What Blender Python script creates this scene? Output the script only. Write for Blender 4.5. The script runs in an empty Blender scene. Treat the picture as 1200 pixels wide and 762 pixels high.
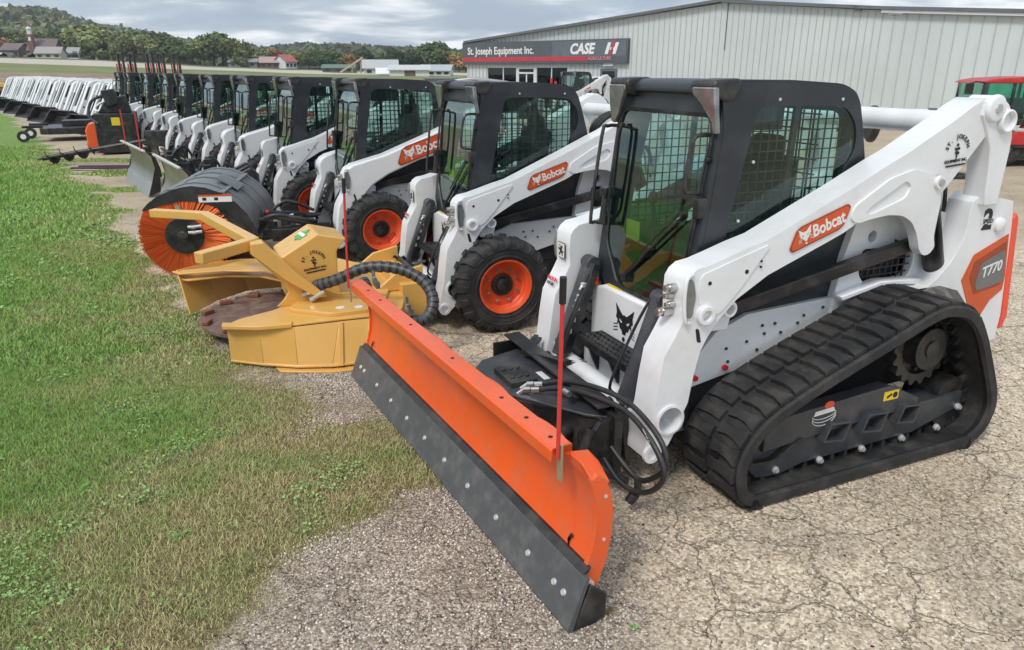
import bpy, bmesh, math, random
from mathutils import Vector, Matrix, noise
from mathutils.geometry import tessellate_polygon
R = math.radians
random.seed(7)
scene = bpy.context.scene
col = scene.collection
# ---------------- camera ----------------
cam = bpy.data.cameras.new('camera'); camo = bpy.data.objects.new('camera', cam); col.objects.link(camo)
PITCH = math.atan(300/860)
camo.location = (0, 0, 2.15); camo.rotation_euler = (R(90)-PITCH, 0, 0)
cam.sensor_fit = 'HORIZONTAL'; cam.sensor_width = 36; cam.lens = 36*860/1200
cam.clip_start = .05; cam.clip_end = 8000
scene.camera = camo
scene.view_settings.view_transform = 'Standard'; scene.view_settings.look = 'None'
scene.view_settings.exposure = 0.50; scene.view_settings.gamma = 1.0
# ---------------- sky ----------------
SUN_EL, SUN_AZ = R(50), R(215)      # azimuth clockwise from +y
w = bpy.data.worlds.new('World'); scene.world = w; w.use_nodes = True
nt = w.node_tree; N = nt.nodes; L = nt.links
for n_ in list(N): N.remove(n_)
out = N.new('ShaderNodeOutputWorld'); bg = N.new('ShaderNodeBackground')
sky = N.new('ShaderNodeTexSky'); sky.sky_type = 'NISHITA'; sky.sun_disc = False
sky.sun_elevation = SUN_EL; sky.sun_rotation = SUN_AZ; sky.air_density = 1.2; sky.dust_density = 2.5
tc = N.new('ShaderNodeTexCoord'); sep = N.new('ShaderNodeSeparateXYZ'); L.new(tc.outputs['Generated'], sep.inputs[0])
def wm(op, a, b=None, c=None):
    m = N.new('ShaderNodeMath'); m.operation = op
    for i, v in enumerate((a, b, c)):
        if v is None: continue
        if isinstance(v, (int, float)): m.inputs[i].default_value = v
        else: L.new(v, m.inputs[i])
    return m.outputs[0]
zc = wm('ADD', wm('MAXIMUM', sep.outputs['Z'], 0.0), .11)
cx_ = wm('DIVIDE', sep.outputs['X'], zc); cy_ = wm('DIVIDE', sep.outputs['Y'], zc)
cmb = N.new('ShaderNodeCombineXYZ'); L.new(cx_, cmb.inputs[0]); L.new(cy_, cmb.inputs[1])
n1 = N.new('ShaderNodeTexNoise'); n1.inputs['Scale'].default_value = .95; n1.inputs['Detail'].default_value = 8; n1.inputs['Roughness'].default_value = .53; n1.inputs['Distortion'].default_value = .35
L.new(cmb.outputs[0], n1.inputs['Vector'])
n2 = N.new('ShaderNodeTexNoise'); n2.inputs['Scale'].default_value = .3; n2.inputs['Detail'].default_value = 4
mp = N.new('ShaderNodeMapping'); mp.inputs['Location'].default_value = (5.3, 2.1, 0); L.new(cmb.outputs[0], mp.inputs[0]); L.new(mp.outputs[0], n2.inputs['Vector'])
r1 = N.new('ShaderNodeValToRGB'); L.new(n1.outputs['Fac'], r1.inputs[0])
r1.color_ramp.elements[0].position = .40; r1.color_ramp.elements[0].color = (4.0, 4.9, 6.2, 1)
r1.color_ramp.elements[1].position = .62; r1.color_ramp.elements[1].color = (11.8, 12.0, 12.3, 1)
e = r1.color_ramp.elements.new(.50); e.color = (5.3, 6.3, 7.2, 1)
r2 = N.new('ShaderNodeValToRGB'); L.new(n2.outputs['Fac'], r2.inputs[0])
r2.color_ramp.elements[0].position = .40; r2.color_ramp.elements[0].color = (1, 1, 1, 1)
r2.color_ramp.elements[1].position = .62; r2.color_ramp.elements[1].color = (.86, .86, .86, 1)
mx = N.new('ShaderNodeMixRGB'); mx.blend_type = 'MIX'
L.new(r2.outputs[0], mx.inputs[0]); L.new(sky.outputs[0], mx.inputs[1]); L.new(r1.outputs[0], mx.inputs[2])
L.new(mx.outputs[0], bg.inputs['Color']); bg.inputs['Strength'].default_value = .080
L.new(bg.outputs[0], out.inputs[0])
# ---------------- sun behind cloud ----------------
sl = bpy.data.lights.new('sun', 'SUN'); sl.energy = 1.5; sl.angle = R(16); sl.color = (1, .96, .9)
so = bpy.data.objects.new('sun', sl); col.objects.link(so)
sd = Vector((math.sin(SUN_AZ)*math.cos(SUN_EL), math.cos(SUN_AZ)*math.cos(SUN_EL), math.sin(SUN_EL)))
so.rotation_euler = (-sd).to_track_quat('-Z', 'Y').to_euler(); so.location = (0, 0, 60)

# ================= helpers =================
def tag(o, label=None, cat=None, group=None, kind=None):
    if label: o['label'] = label
    if cat: o['category'] = cat
    if group: o['group'] = group
    if kind: o['kind'] = kind
    return o
def empty(name, loc=(0, 0, 0), rz=0):
    o = bpy.data.objects.new(name, None); col.objects.link(o); o.location = loc; o.rotation_euler = (0, 0, rz); o.empty_display_size = .2
    return o
def copy_tree(o, parent=None):
    c = o.copy(); col.objects.link(c); c.parent = parent
    for ch in list(o.children): copy_tree(ch, c)
    return c
def V(*a): return Vector(a)
class MB:
    def __init__(s): s.v = []; s.f = []; s.m = []
    def add(s, vs, fs, mi=0, M=None):
        b = len(s.v)
        if M is not None: vs = [M @ Vector(p) for p in vs]
        s.v += [tuple(p) for p in vs]; s.f += [tuple(b+i for i in f) for f in fs]; s.m += [mi]*len(fs)
        return s
    def box(s, c, d, mi=0, rot=None, M=None):
        x, y, z = d[0]/2, d[1]/2, d[2]/2
        vs = [V(a*x, b*y, e*z) for e in (-1, 1) for b in (-1, 1) for a in (-1, 1)]
        T = Matrix.Translation(c)
        if rot is not None: T = T @ rot
        if M is not None: T = M @ T
        return s.add(vs, [(0, 2, 3, 1), (4, 5, 7, 6), (0, 1, 5, 4), (2, 6, 7, 3), (0, 4, 6, 2), (1, 3, 7, 5)], mi, T)
    def box2(s, x0, x1, y0, y1, z0, z1, mi=0, M=None):
        return s.box(((x0+x1)/2, (y0+y1)/2, (z0+z1)/2), (abs(x1-x0), abs(y1-y0), abs(z1-z0)), mi, None, M)
    def bar(s, p, q, wd, h, mi=0, up=(0, 0, 1)):
        p, q = Vector(p), Vector(q); d = q-p; l = d.length; d.normalize()
        y = Vector(up).cross(d)
        if y.length < 1e-4: y = Vector((0, 1, 0)).cross(d)
        y.normalize(); z = d.cross(y)
        M = Matrix((d, y, z)).transposed().to_4x4(); M.translation = (p+q)/2
        return s.box((0, 0, 0), (l, wd, h), mi, None, M)
    def prism(s, poly, a, b, ax='y', holes=(), mi=0, M=None):
        loops = [list(poly)]+[list(h) for h in holes]
        flat = [p for l in loops for p in l]; n = len(flat)
        def P(p, t):
            return (p[0], t, p[1]) if ax == 'y' else ((t, p[0], p[1]) if ax == 'x' else (p[0], p[1], t))
        vs = [P(p, a) for p in flat]+[P(p, b) for p in flat]
        fs = []
        area = sum(poly[i][0]*poly[(i+1) % len(poly)][1]-poly[(i+1) % len(poly)][0]*poly[i][1] for i in range(len(poly)))
        flip = (area > 0) ^ (b > a)
        if ax == 'y': flip = not flip
        if holes:
            t = tessellate_polygon([[Vector((p[0], p[1], 0)) for p in l] for l in loops])
            for q in t:
                q = tuple(q); s2 = (flat[q[1]][0]-flat[q[0]][0])*(flat[q[2]][1]-flat[q[0]][1])-(flat[q[2]][0]-flat[q[0]][0])*(flat[q[1]][1]-flat[q[0]][1])
                if (s2 > 0) != (area > 0): q = q[::-1]
                fs.append(tuple(q[::-1])); fs.append(tuple(i+n for i in q))
        else:
            fs.append(tuple(range(n))[::-1]); fs.append(tuple(range(n, 2*n)))
        o = 0
        for li, l in enumerate(loops):
            k = len(l); ar = sum(l[i][0]*l[(i+1) % k][1]-l[(i+1) % k][0]*l[i][1] for i in range(k))
            for i in range(k):
                j = (i+1) % k; q = (o+i, o+j, n+o+j, n+o+i)
                if li > 0 and (ar > 0) == (area > 0): q = q[::-1]
                fs.append(q)
            o += k
        if flip: fs = [f[::-1] for f in fs]
        return s.add(vs, fs, mi, M)
    def cyl(s, p, q, r, r2=None, n=16, mi=0, caps=True):
        p, q = Vector(p), Vector(q); d = (q-p).normalized(); r2 = r if r2 is None else r2
        u = d.orthogonal().normalized(); v = d.cross(u)
        vs = []
        for (c, rr) in ((p, r), (q, r2)):
            for i in range(n):
                a = 2*math.pi*i/n; vs.append(c+u*math.cos(a)*rr+v*math.sin(a)*rr)
        fs = [(i, (i+1) % n, n+(i+1) % n, n+i) for i in range(n)]
        if caps: fs += [tuple(range(n))[::-1], tuple(range(n, 2*n))]
        return s.add(vs, fs, mi)
    def lathe(s, prof, c, ax, n=24, mi=0, closed=False):
        c = Vector(c); d = Vector(ax).normalized(); u = d.orthogonal().normalized(); v = d.cross(u)
        vs = []
        for (t, r) in prof:
            for i in range(n):
                a = 2*math.pi*i/n; vs.append(c+d*t+(u*math.cos(a)+v*math.sin(a))*r)
        fs = []; k = len(prof)
        for j in range(k if closed else k-1):
            j2 = (j+1) % k
            for i in range(n): fs.append((j*n+i, j*n+(i+1) % n, j2*n+(i+1) % n, j2*n+i))
        return s.add(vs, fs, mi)
    def tube(s, pts, r, n=8, mi=0, sub=0):
        pts = [Vector(p) for p in pts]
        if sub:
            q = []
            for i in range(len(pts)-1):
                p0 = pts[max(i-1, 0)]; p1 = pts[i]; p2 = pts[i+1]; p3 = pts[min(i+2, len(pts)-1)]
                for k in range(sub):
                    t = k/sub; q.append(.5*((2*p1)+(p2-p0)*t+(2*p0-5*p1+4*p2-p3)*t*t+(3*p1-p0-3*p2+p3)*t**3))
            q.append(pts[-1]); pts = q
        vs = []; u = None
        for i, p in enumerate(pts):
            d = (pts[min(i+1, len(pts)-1)]-pts[max(i-1, 0)])
            if d.length < 1e-6: d = Vector((0, 0, 1))
            d.normalize()
            if u is None: u = d.orthogonal().normalized()
            else:
                u = (u-d*u.dot(d))
                u = u.normalized() if u.length > 1e-5 else d.orthogonal().normalized()
            v = d.cross(u)
            rr = r[i] if isinstance(r, (list, tuple)) else r
            for k in range(n):
                a = 2*math.pi*k/n; vs.append(p+(u*math.cos(a)+v*math.sin(a))*rr)
        fs = []
        for i in range(len(pts)-1):
            for k in range(n): fs.append((i*n+k, i*n+(k+1) % n, (i+1)*n+(k+1) % n, (i+1)*n+k))
        fs += [tuple(range(n))[::-1], tuple((len(pts)-1)*n+k for k in range(n))]
        return s.add(vs, fs, mi)
    def sph(s, c, r, n=10, mi=0, sc=(1, 1, 1)):
        vs = []; m = max(4, n//2)
        for j in range(m+1):
            t = math.pi*j/m
            for i in range(n):
                a = 2*math.pi*i/n; vs.append((c[0]+r*sc[0]*math.sin(t)*math.cos(a), c[1]+r*sc[1]*math.sin(t)*math.sin(a), c[2]+r*sc[2]*math.cos(t)))
        fs = [(j*n+i, (j+1)*n+i, (j+1)*n+(i+1) % n, j*n+(i+1) % n) for j in range(m) for i in range(n)]
        return s.add(vs, fs, mi)
    def text(s, txt, M, size=1, th=.003, mi=0, bold=0., shear=0., align='CENTER', sx=1.):
        cu = bpy.data.curves.new('t', 'FONT'); cu.body = txt; cu.size = size; cu.offset = bold; cu.shear = shear
        cu.extrude = th/2; cu.align_x = align; cu.align_y = 'CENTER'; cu.resolution_u = 3
        o = bpy.data.objects.new('t', cu); me = bpy.data.meshes.new_from_object(o)
        vs = [Vector((v.co.x*sx, v.co.y, v.co.z+th/2)) for v in me.vertices]; fs = [tuple(p.vertices) for p in me.polygons]
        s.add(vs, fs, mi, M)
        bpy.data.objects.remove(o); bpy.data.curves.remove(cu); bpy.data.meshes.remove(me)
        return s
    def obj(s, name, mats, parent=None, bevel=0, seg=2, ang=32, M=None):
        me = bpy.data.meshes.new(name)
        if M is not None: s.v = [tuple(M @ Vector(p)) for p in s.v]
        me.from_pydata(s.v, [], s.f); me.validate()
        if not isinstance(mats, (list, tuple)): mats = [mats]
        for m in mats: me.materials.append(m)
        if len(mats) > 1 and len(me.polygons) == len(s.m): me.polygons.foreach_set('material_index', s.m)
        me.polygons.foreach_set('use_smooth', [True]*len(me.polygons))
        me.set_sharp_from_angle(angle=R(ang)); me.update()
        o = bpy.data.objects.new(name, me); col.objects.link(o); o.parent = parent
        if bevel:
            b = o.modifiers.new('b', 'BEVEL'); b.width = bevel; b.segments = seg; b.limit_method = 'ANGLE'; b.angle_limit = R(32); b.harden_normals = False
        return o
def frame(o, xa, ya):   # matrix: text x along xa, text up along ya, at o
    xa = Vector(xa).normalized(); ya = Vector(ya); ya = (ya-xa*ya.dot(xa)).normalized(); za = xa.cross(ya)
    M = Matrix((xa, ya, za)).transposed().to_4x4(); M.translation = Vector(o); return M
def rounded(poly, r, n=4):
    out = []; k = len(poly)
    for i in range(k):
        p = Vector(poly[i]); a = Vector(poly[i-1])-p; b = Vector(poly[(i+1) % k])-p
        rr = r[i] if isinstance(r, (list, tuple)) else r
        la, lb = a.length, b.length
        t = min(rr, la*.45, lb*.45)
        if t <= 1e-5: out.append(tuple(p)); continue
        A = p+a.normalized()*t; B = p+b.normalized()*t
        for j in range(n+1):
            s_ = j/n; out.append(tuple(A*(1-s_)**2+p*2*s_*(1-s_)+B*s_*s_))
    return out
def circ(cx, cy, r, n=16): return [(cx+r*math.cos(2*math.pi*i/n), cy+r*math.sin(2*math.pi*i/n)) for i in range(n)]

# ================= materials =================
def mat(name, c, rough=.5, metal=0, var=.12, vs=3., bump=0, bs=60., spec=.5, coat=0, dirt=None, dirtamt=.0, dirts=6.):
    m = bpy.data.materials.new(name); m.use_nodes = True; t = m.node_tree; b = t.nodes['Principled BSDF']
    b.inputs['Roughness'].default_value = rough; b.inputs['Metallic'].default_value = metal
    b.inputs['Specular IOR Level'].default_value = spec; b.inputs['Coat Weight'].default_value = coat; b.inputs['Coat Roughness'].default_value = .12
    tc = t.nodes.new('ShaderNodeTexCoord'); nz = t.nodes.new('ShaderNodeTexNoise'); nz.inputs['Scale'].default_value = vs; nz.inputs['Detail'].default_value = 6
    t.links.new(tc.outputs['Object'], nz.inputs['Vector'])
    rp = t.nodes.new('ShaderNodeValToRGB'); t.links.new(nz.outputs['Fac'], rp.inputs[0])
    rp.color_ramp.elements[0].position = .3; rp.color_ramp.elements[1].position = .7
    rp.color_ramp.elements[0].color = (*[x*(1-var) for x in c], 1); rp.color_ramp.elements[1].color = (*[min(1, x*(1+var*.6)) for x in c], 1)
    last = rp.outputs[0]
    if dirt:
        nd = t.nodes.new('ShaderNodeTexNoise'); nd.inputs['Scale'].default_value = dirts; nd.inputs['Detail'].default_value = 9; nd.inputs['Roughness'].default_value = .65
        t.links.new(tc.outputs['Object'], nd.inputs['Vector'])
        rd = t.nodes.new('ShaderNodeValToRGB'); t.links.new(nd.outputs['Fac'], rd.inputs[0])
        rd.color_ramp.elements[0].position = .46; rd.color_ramp.elements[0].color = (0, 0, 0, 1); rd.color_ramp.elements[1].position = .72; rd.color_ramp.elements[1].color = (dirtamt,)*3+(1,)
        mi = t.nodes.new('ShaderNodeMixRGB'); t.links.new(rd.outputs[0], mi.inputs[0]); t.links.new(last, mi.inputs[1]); mi.inputs[2].default_value = (*dirt, 1)
        last = mi.outputs[0]
        mr = t.nodes.new('ShaderNodeMath'); mr.operation = 'MULTIPLY_ADD'; t.links.new(rd.outputs[0], mr.inputs[0]); mr.inputs[1].default_value = .35; mr.inputs[2].default_value = rough
        t.links.new(mr.outputs[0], b.inputs['Roughness'])
    t.links.new(last, b.inputs['Base Color'])
    if bump:
        nb = t.nodes.new('ShaderNodeTexNoise'); nb.inputs['Scale'].default_value = bs; nb.inputs['Detail'].default_value = 3; t.links.new(tc.outputs['Object'], nb.inputs['Vector'])
        bp = t.nodes.new('ShaderNodeBump'); bp.inputs['Strength'].default_value = bump; bp.inputs['Distance'].default_value = .004
        t.links.new(nb.outputs['Fac'], bp.inputs['Height']); t.links.new(bp.outputs[0], b.inputs['Normal'])
    return m
def glass(name, tint=(.62, .80, .74), refl=1.0, rough=.03):
    m = bpy.data.materials.new(name); m.use_nodes = True; t = m.node_tree
    for n_ in list(t.nodes): t.nodes.remove(n_)
    o = t.nodes.new('ShaderNodeOutputMaterial'); mi = t.nodes.new('ShaderNodeMixShader'); tr = t.nodes.new('ShaderNodeBsdfTransparent'); gl = t.nodes.new('ShaderNodeBsdfGlossy')
    tr.inputs['Color'].default_value = (*tint, 1); gl.inputs['Roughness'].default_value = rough; gl.inputs['Color'].default_value = (.78, .90, .86, 1)
    fr = t.nodes.new('ShaderNodeLayerWeight'); fr.inputs['Blend'].default_value = .5
    pw = t.nodes.new('ShaderNodeMath'); pw.operation = 'POWER'; pw.inputs[1].default_value = 2.5; t.links.new(fr.outputs['Facing'], pw.inputs[0])
    mu = t.nodes.new('ShaderNodeMath'); mu.operation = 'MULTIPLY_ADD'; mu.inputs[1].default_value = refl; mu.inputs[2].default_value = .045; mu.use_clamp = True
    t.links.new(pw.outputs[0], mu.inputs[0]); t.links.new(mu.outputs[0], mi.inputs[0]); t.links.new(tr.outputs[0], mi.inputs[1]); t.links.new(gl.outputs[0], mi.inputs[2]); t.links.new(mi.outputs[0], o.inputs[0])
    return m
DUST = (.36, .31, .25)
WHITE = mat('white_paint', (.80, .81, .82), .32, var=.03, dirt=(.62, .60, .56), dirtamt=.5, dirts=4, coat=.3)
WHITE2 = mat('light_grey_paint', (.68, .70, .72), .45, var=.05, dirt=DUST, dirtamt=.2)
CHAR = mat('charcoal_panel', (.021, .025, .030), .40, var=.15, dirt=(.12, .12, .12), dirtamt=.25, dirts=4)
BLACK = mat('black_steel', (.014, .015, .017), .38, var=.2, dirt=DUST, dirtamt=.18, dirts=7)
GREYB = mat('dark_grey_steel', (.045, .050, .058), .36, var=.12, dirt=DUST, dirtamt=.15, dirts=7)
RUB = mat('track_rubber', (.019, .019, .020), .72, var=.25, vs=8, bump=.35, bs=90, dirt=(.16, .145, .125), dirtamt=.34, dirts=7)
TYRE = mat('tyre_rubber', (.022, .022, .023), .7, var=.25, vs=8, bump=.25, bs=80, dirt=(.17, .155, .135), dirtamt=.28, dirts=8)
RUBS = mat('hose_rubber', (.018, .018, .02), .45, var=.2, dirt=DUST, dirtamt=.1)
ORANGE = mat('orange_paint', (.86, .11, .018), .3, var=.06, vs=2, coat=.2, dirt=(.50, .16, .08), dirtamt=.5, dirts=7)
RIM = mat('orange_rim', (.80, .085, .016), .4, var=.08, dirt=DUST, dirtamt=.15)
DECAL = mat('orange_decal', (.66, .10, .025), .28, var=.1, vs=6)
DECALD = mat('dark_orange_decal', (.33, .055, .02), .3, var=.1)
REDP = mat('red_orange_strip', (.86, .10, .05), .35, var=.05)
STEELG = mat('grey_cutting_edge', (.085, .09, .095), .5, var=.1, vs=3, dirt=(.24, .22, .19), dirtamt=.4, dirts=11)
CHROME = mat('zinc_fitting', (.62, .62, .6), .28, metal=.9, var=.1)
ZINC = mat('zinc_bolt', (.72, .72, .7), .35, metal=.5, var=.05)
STAIN = mat('stainless_blade', (.36, .36, .33), .28, metal=.85, var=.12, vs=2, dirt=(.3, .29, .24), dirtamt=.4)
YEL = mat('yellow_paint', (.76, .43, .105), .36, var=.06, vs=2, dirt=(.5, .31, .11), dirtamt=.4, dirts=3, coat=.2)
YSTK = mat('yellow_sticker', (.80, .58, .03), .4, var=.03)
WSTK = mat('white_sticker', (.8, .8, .78), .4, var=.03)
BSTK = mat('black_print', (.012, .012, .013), .5, var=.03)
RSTK = mat('red_print', (.62, .02, .03), .45, var=.03)
GSTK = mat('green_print', (.08, .42, .12), .45, var=.03)
SILV = mat('silver_decal', (.20, .20, .20), .35, metal=.3, var=.15)
RUST = mat('rusty_disc', (.15, .085, .07), .65, var=.35, vs=6, dirt=(.34, .25, .17), dirtamt=.7, dirts=5)
RUSTR = mat('cutter_tooth', (.24, .085, .05), .55, var=.2)
REDS = mat('red_stake', (.62, .045, .04), .35, var=.05)
BRUSH = mat('orange_bristle', (.95, .14, .03), .55, var=.12, vs=20)
HOOD = mat('grey_poly_hood', (.16, .17, .18), .42, var=.06, dirt=(.3, .29, .27), dirtamt=.25, dirts=3)
YDK = mat('yellow_sticker_dimmed', (.42, .37, .05), .5)  # darker copy of the sticker yellow; dimness behind cab glass is in the colour
BLUE = mat('blue_cap', (.03, .2, .75), .4)
GREENP = mat('green_interior', (.012, .075, .03), .5)
GLASS = glass('tinted_glass', (.50, .73, .66), 1.0)
GLASSD = glass('side_window_glass', (.66, .84, .78), .7)
LENS = mat('lamp_lens', (.24, .25, .25), .10, metal=.25, var=.35, vs=14, coat=1)
SEATM = mat('seat_vinyl', (.03, .03, .033), .6)
RED = mat('tractor_red', (.50, .018, .022), .35, var=.08, dirt=DUST, dirtamt=.2)
TRGLASS = glass('tractor_glass', (.40, .78, .66), 1.0)
# ================= loaders =================
# local frame of a loader: x forward, y to its left, z up, origin on the ground under the front of its tracks
TH = R(24+180)
CAT = [(-.50,.62),(-.43,.30),(-.46,.10),(-.36,.02),(-.40,-.10),(-.30,-.08),(-.22,-.26),(-.12,-.30),(-.08,-.44),(.08,-.44),(.12,-.30),(.22,-.26),(.30,-.08),(.40,-.10),(.36,.02),(.46,.10),(.43,.30),(.50,.62),(.22,.36),(.10,.27),(0,.30),(-.10,.27),(-.22,.36)]
EYES = [[(-.30,.12),(-.10,.02),(-.16,-.06),(-.26,.0)], [(.30,.12),(.26,.0),(.16,-.06),(.10,.02)]]
def cat_head(mb, M, s, mi, hole=True, th=.002):
    M = M @ Matrix.Scale(1.2, 4, (1, 0, 0))
    mb.prism([(x*s, y*s) for x, y in CAT], 0, th, 'z', [[(x*s, y*s) for x, y in e] for e in EYES] if hole else (), mi, M)
    mb.cyl(M @ V(0, -.62*s, 0), M @ V(0, -.62*s, th), .09*s, n=8, mi=mi)
    for sg in (-1, 1):
        for a in (-.1, -.22, -.34):
            mb.add([V(sg*.34*s, a*s, 0), V(sg*.60*s, (a-.10)*s, 0), V(sg*.60*s, (a-.13)*s, 0), V(sg*.34*s, (a-.04)*s, 0)], [(0, 1, 2, 3)] if sg < 0 else [(3, 2, 1, 0)], mi, M @ Matrix.Translation((0, 0, th)))
def dealer_mark(mb, M, s, mi):
    # arched dealer name over a small plant emblem and two lines of print
    for i, ch in enumerate('ST. JOSEPH'):
        a = R(70-140*i/9)
        T = M @ Matrix.Translation((-math.sin(a)*.42*s, math.cos(a)*.42*s, 0)) @ Matrix.Rotation(a, 4, 'Z')
        if ch != ' ': mb.text(ch, T, .165*s, .002, mi, bold=.003*s)
    for (x, y, r) in ((0, .2, .045), (-.06, .1, .04), (.06, .1, .04), (-.03, 0, .045), (.05, -.02, .04), (0, -.1, .03)):
        mb.cyl(M @ V(x*s, y*s, 0), M @ V(x*s, y*s, .002), r*s, n=7, mi=mi)
    mb.box((0, -.02*s, .001), (.022*s, .3*s, .002), mi, M=M)
    mb.text('EQUIPMENT INC.', M @ Matrix.Translation((0, -.22*s, 0)), .115*s, .002, mi, bold=.002*s)
    mb.box((0, -.34*s, .001), (.74*s, .045*s, .002), mi, M=M)
ARM = [(.322,1.17),(.30,1.205),(.262,1.232),(.19,1.243),(.10,1.268),(-.037,1.309),(-.163,1.340),(-.668,1.555),(-.957,1.685),(-1.055,1.725),(-1.387,1.89),(-1.50,1.955),(-1.60,2.0),(-1.68,1.99),(-1.735,1.94),(-1.73,1.87),(-1.66,1.80),(-1.473,1.590),(-1.368,1.480),
       (-1.30,1.42),(-1.19,1.385),(-1.10,1.392),(-1.019,1.403),(-.845,1.391),(-.761,1.374),(-.675,1.331),(-.576,1.294),(-.188,1.154),(0,1.048),(.1,.954),(.163,.869),(.200,.80),(.228,.68),(.251,.52),(.293,.43),(.354,.30),(.418,.235),(.465,.225),(.499,.253),(.501,.288),(.488,.393),(.459,.499),(.441,.66),(.42,.796),(.36,.90),(.318,.98),(.325,1.08)]
ARMB = [(.335,1.09),(.33,1.15),(.29,1.215),(.22,1.255),(.12,1.28),(-.037,1.32),(-.163,1.350),(-.668,1.54),(-.957,1.66),(-1.20,1.78),(-1.45,1.90),(-1.60,1.95),(-1.68,1.94),(-1.735,1.89),(-1.73,1.82),(-1.66,1.75),(-1.473,1.55),(-1.368,1.44),
       (-1.30,1.38),(-1.10,1.35),(-.845,1.33),(-.576,1.27),(-.188,1.12),(0,1.01),(.08,.93),(.14,.84),(.185,.74),(.228,.62),(.251,.5),(.293,.43),(.354,.34),(.40,.30),(.45,.29),(.48,.32),(.485,.42),(.465,.52),(.448,.66),(.42,.796),(.36,.90),(.325,.98)]
def decal_bobcat(mb, s=1.0, x0=-.50, z0=1.36, y=.682, big=False):
    # tilted pill decal with head mark and name: materials 0 orange, 1 dark, 2 white, 3 black
    a = math.atan2(.175, .30) if not big else R(22)
    a = R(17.5)
    M = frame((x0, y, z0), (-math.cos(a), 0, math.sin(a)), (math.sin(a), 0, math.cos(a)))
    k = s
    pill = [(-.215*k,-.035*k),(-.20*k,-.058*k),(.12*k,-.058*k),(.155*k,-.045*k),(.215*k,.035*k),(.20*k,.058*k),(-.12*k,.058*k),(-.155*k,.045*k)]
    mb.prism(rounded(pill, .010*k), 0, .003, 'z', mi=1, M=M)
    mb.prism(rounded([(p[0]*.95, p[1]*.86) for p in pill], .010*k), 0, .0045, 'z', mi=0, M=M)
    T = M @ Matrix.Translation((-.105*k, .004*k, .0045)); cat_head(mb, T, .07*k, 2)
    mb.text('Bobcat', M @ Matrix.Translation((.055*k, 0, .0045)), .092*k, .002, 2, bold=.0022*k, sx=.86)
def tyre_meshes():
    Rr = .425; n = 44
    t = MB()
    prof = [(.14,.235),(.152,.27),(.155,.32),(.150,.365),(.135,.392),(.10,.402),(.0,.405)]
    prof = [(y, r) for y, r in prof]+[(-y, r) for y, r in prof[::-1][1:]]
    t.lathe(prof, (0,0,0), (0,1,0), n, closed=True)
    # chevron lugs running over the shoulder
    k = 20
    for sd in (-1, 1):
        for i in range(k):
            a0 = 2*math.pi*(i+(0 if sd > 0 else .5))/k
            def P(da, y, r): a = a0+da; return V(math.cos(a)*r, y*sd, math.sin(a)*r)
            st = [(-.10,.004,Rr,.403),(-.06,.05,Rr+.002,.402),(-.01,.10,Rr,.395),(.0,.142,Rr-.022,.385),(0.0,.160,.368,.345)]
            wd = [.062,.075,.085,.085,.07]
            vs = []
            for (da, y, ro, ri), w_ in zip(st, wd):
                vs += [P(da-w_, y, ri), P(da-w_*.8, y, ro), P(da+w_*.8, y, ro), P(da+w_, y, ri)]
            fs = []
            for j in range(4):
                b = j*4
                for q in range(3): fs.append((b+q, b+q+1, b+q+5, b+q+4))
            fs += [(3,2,1,0), (16,17,18,19)]
            if sd < 0: fs = [f[::-1] for f in fs]
            t.add(vs, fs)
    # sidewall ribs
    for sd in (-1, 1):
        t.lathe([(sd*.153,.262),(sd*.158,.268),(sd*.158,.276),(sd*.153,.282)], (0,0,0), (0,1,0), n)
        t.lathe([(sd*.153,.332),(sd*.160,.338),(sd*.155,.346)], (0,0,0), (0,1,0), n)
    r = MB()
    r.lathe([(.135,.238),(.15,.242),(.152,.236),(.145,.225),(.115,.215),(.105,.205),(.07,.20),(.06,.19),(.058,.10),(.03,.098),(-.05,.21),(-.13,.22),(-.15,.24)], (0,0,0), (0,1,0), 40)
    h = MB(); h.lathe([(.0,.10),(.072,.098),(.078,.09),(.078,.06),(.10,.055),(.104,.0)], (0,0,0), (0,1,0), 24)
    nt_ = MB()
    for i in range(8):
        a = 2*math.pi*i/8+.2; c = V(math.cos(a)*.145, 0, math.sin(a)*.145); nt_.cyl(c+V(0,.056,0), c+V(0,.082,0), .014, n=6)
    for i in range(3):
        a = 2*math.pi*i/3; c = V(math.cos(a)*.04, 0, math.sin(a)*.04); h.cyl(c+V(0,.09,0), c+V(0,.108,0), .01, n=6)
    return t, r, h, nt_
def add_wheel(root, x, y, z, side, protos):
    if not protos:
        t, r, h, nn = tyre_meshes()
        w0 = t.obj('wheel', TYRE, root, ang=40)
        for nm, mb_, m_ in (('rim', r, RIM), ('hub', h, BLACK), ('wheel_nuts', nn, CHROME)):
            mb_.obj(nm, m_, w0, ang=35)
        protos.append(w0); o = w0
    else:
        o = copy_tree(protos[0], root)
    o.location = (x, y, z); o.rotation_euler = (0, random.uniform(0, 6), 0 if side > 0 else math.pi)
    return o
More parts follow.
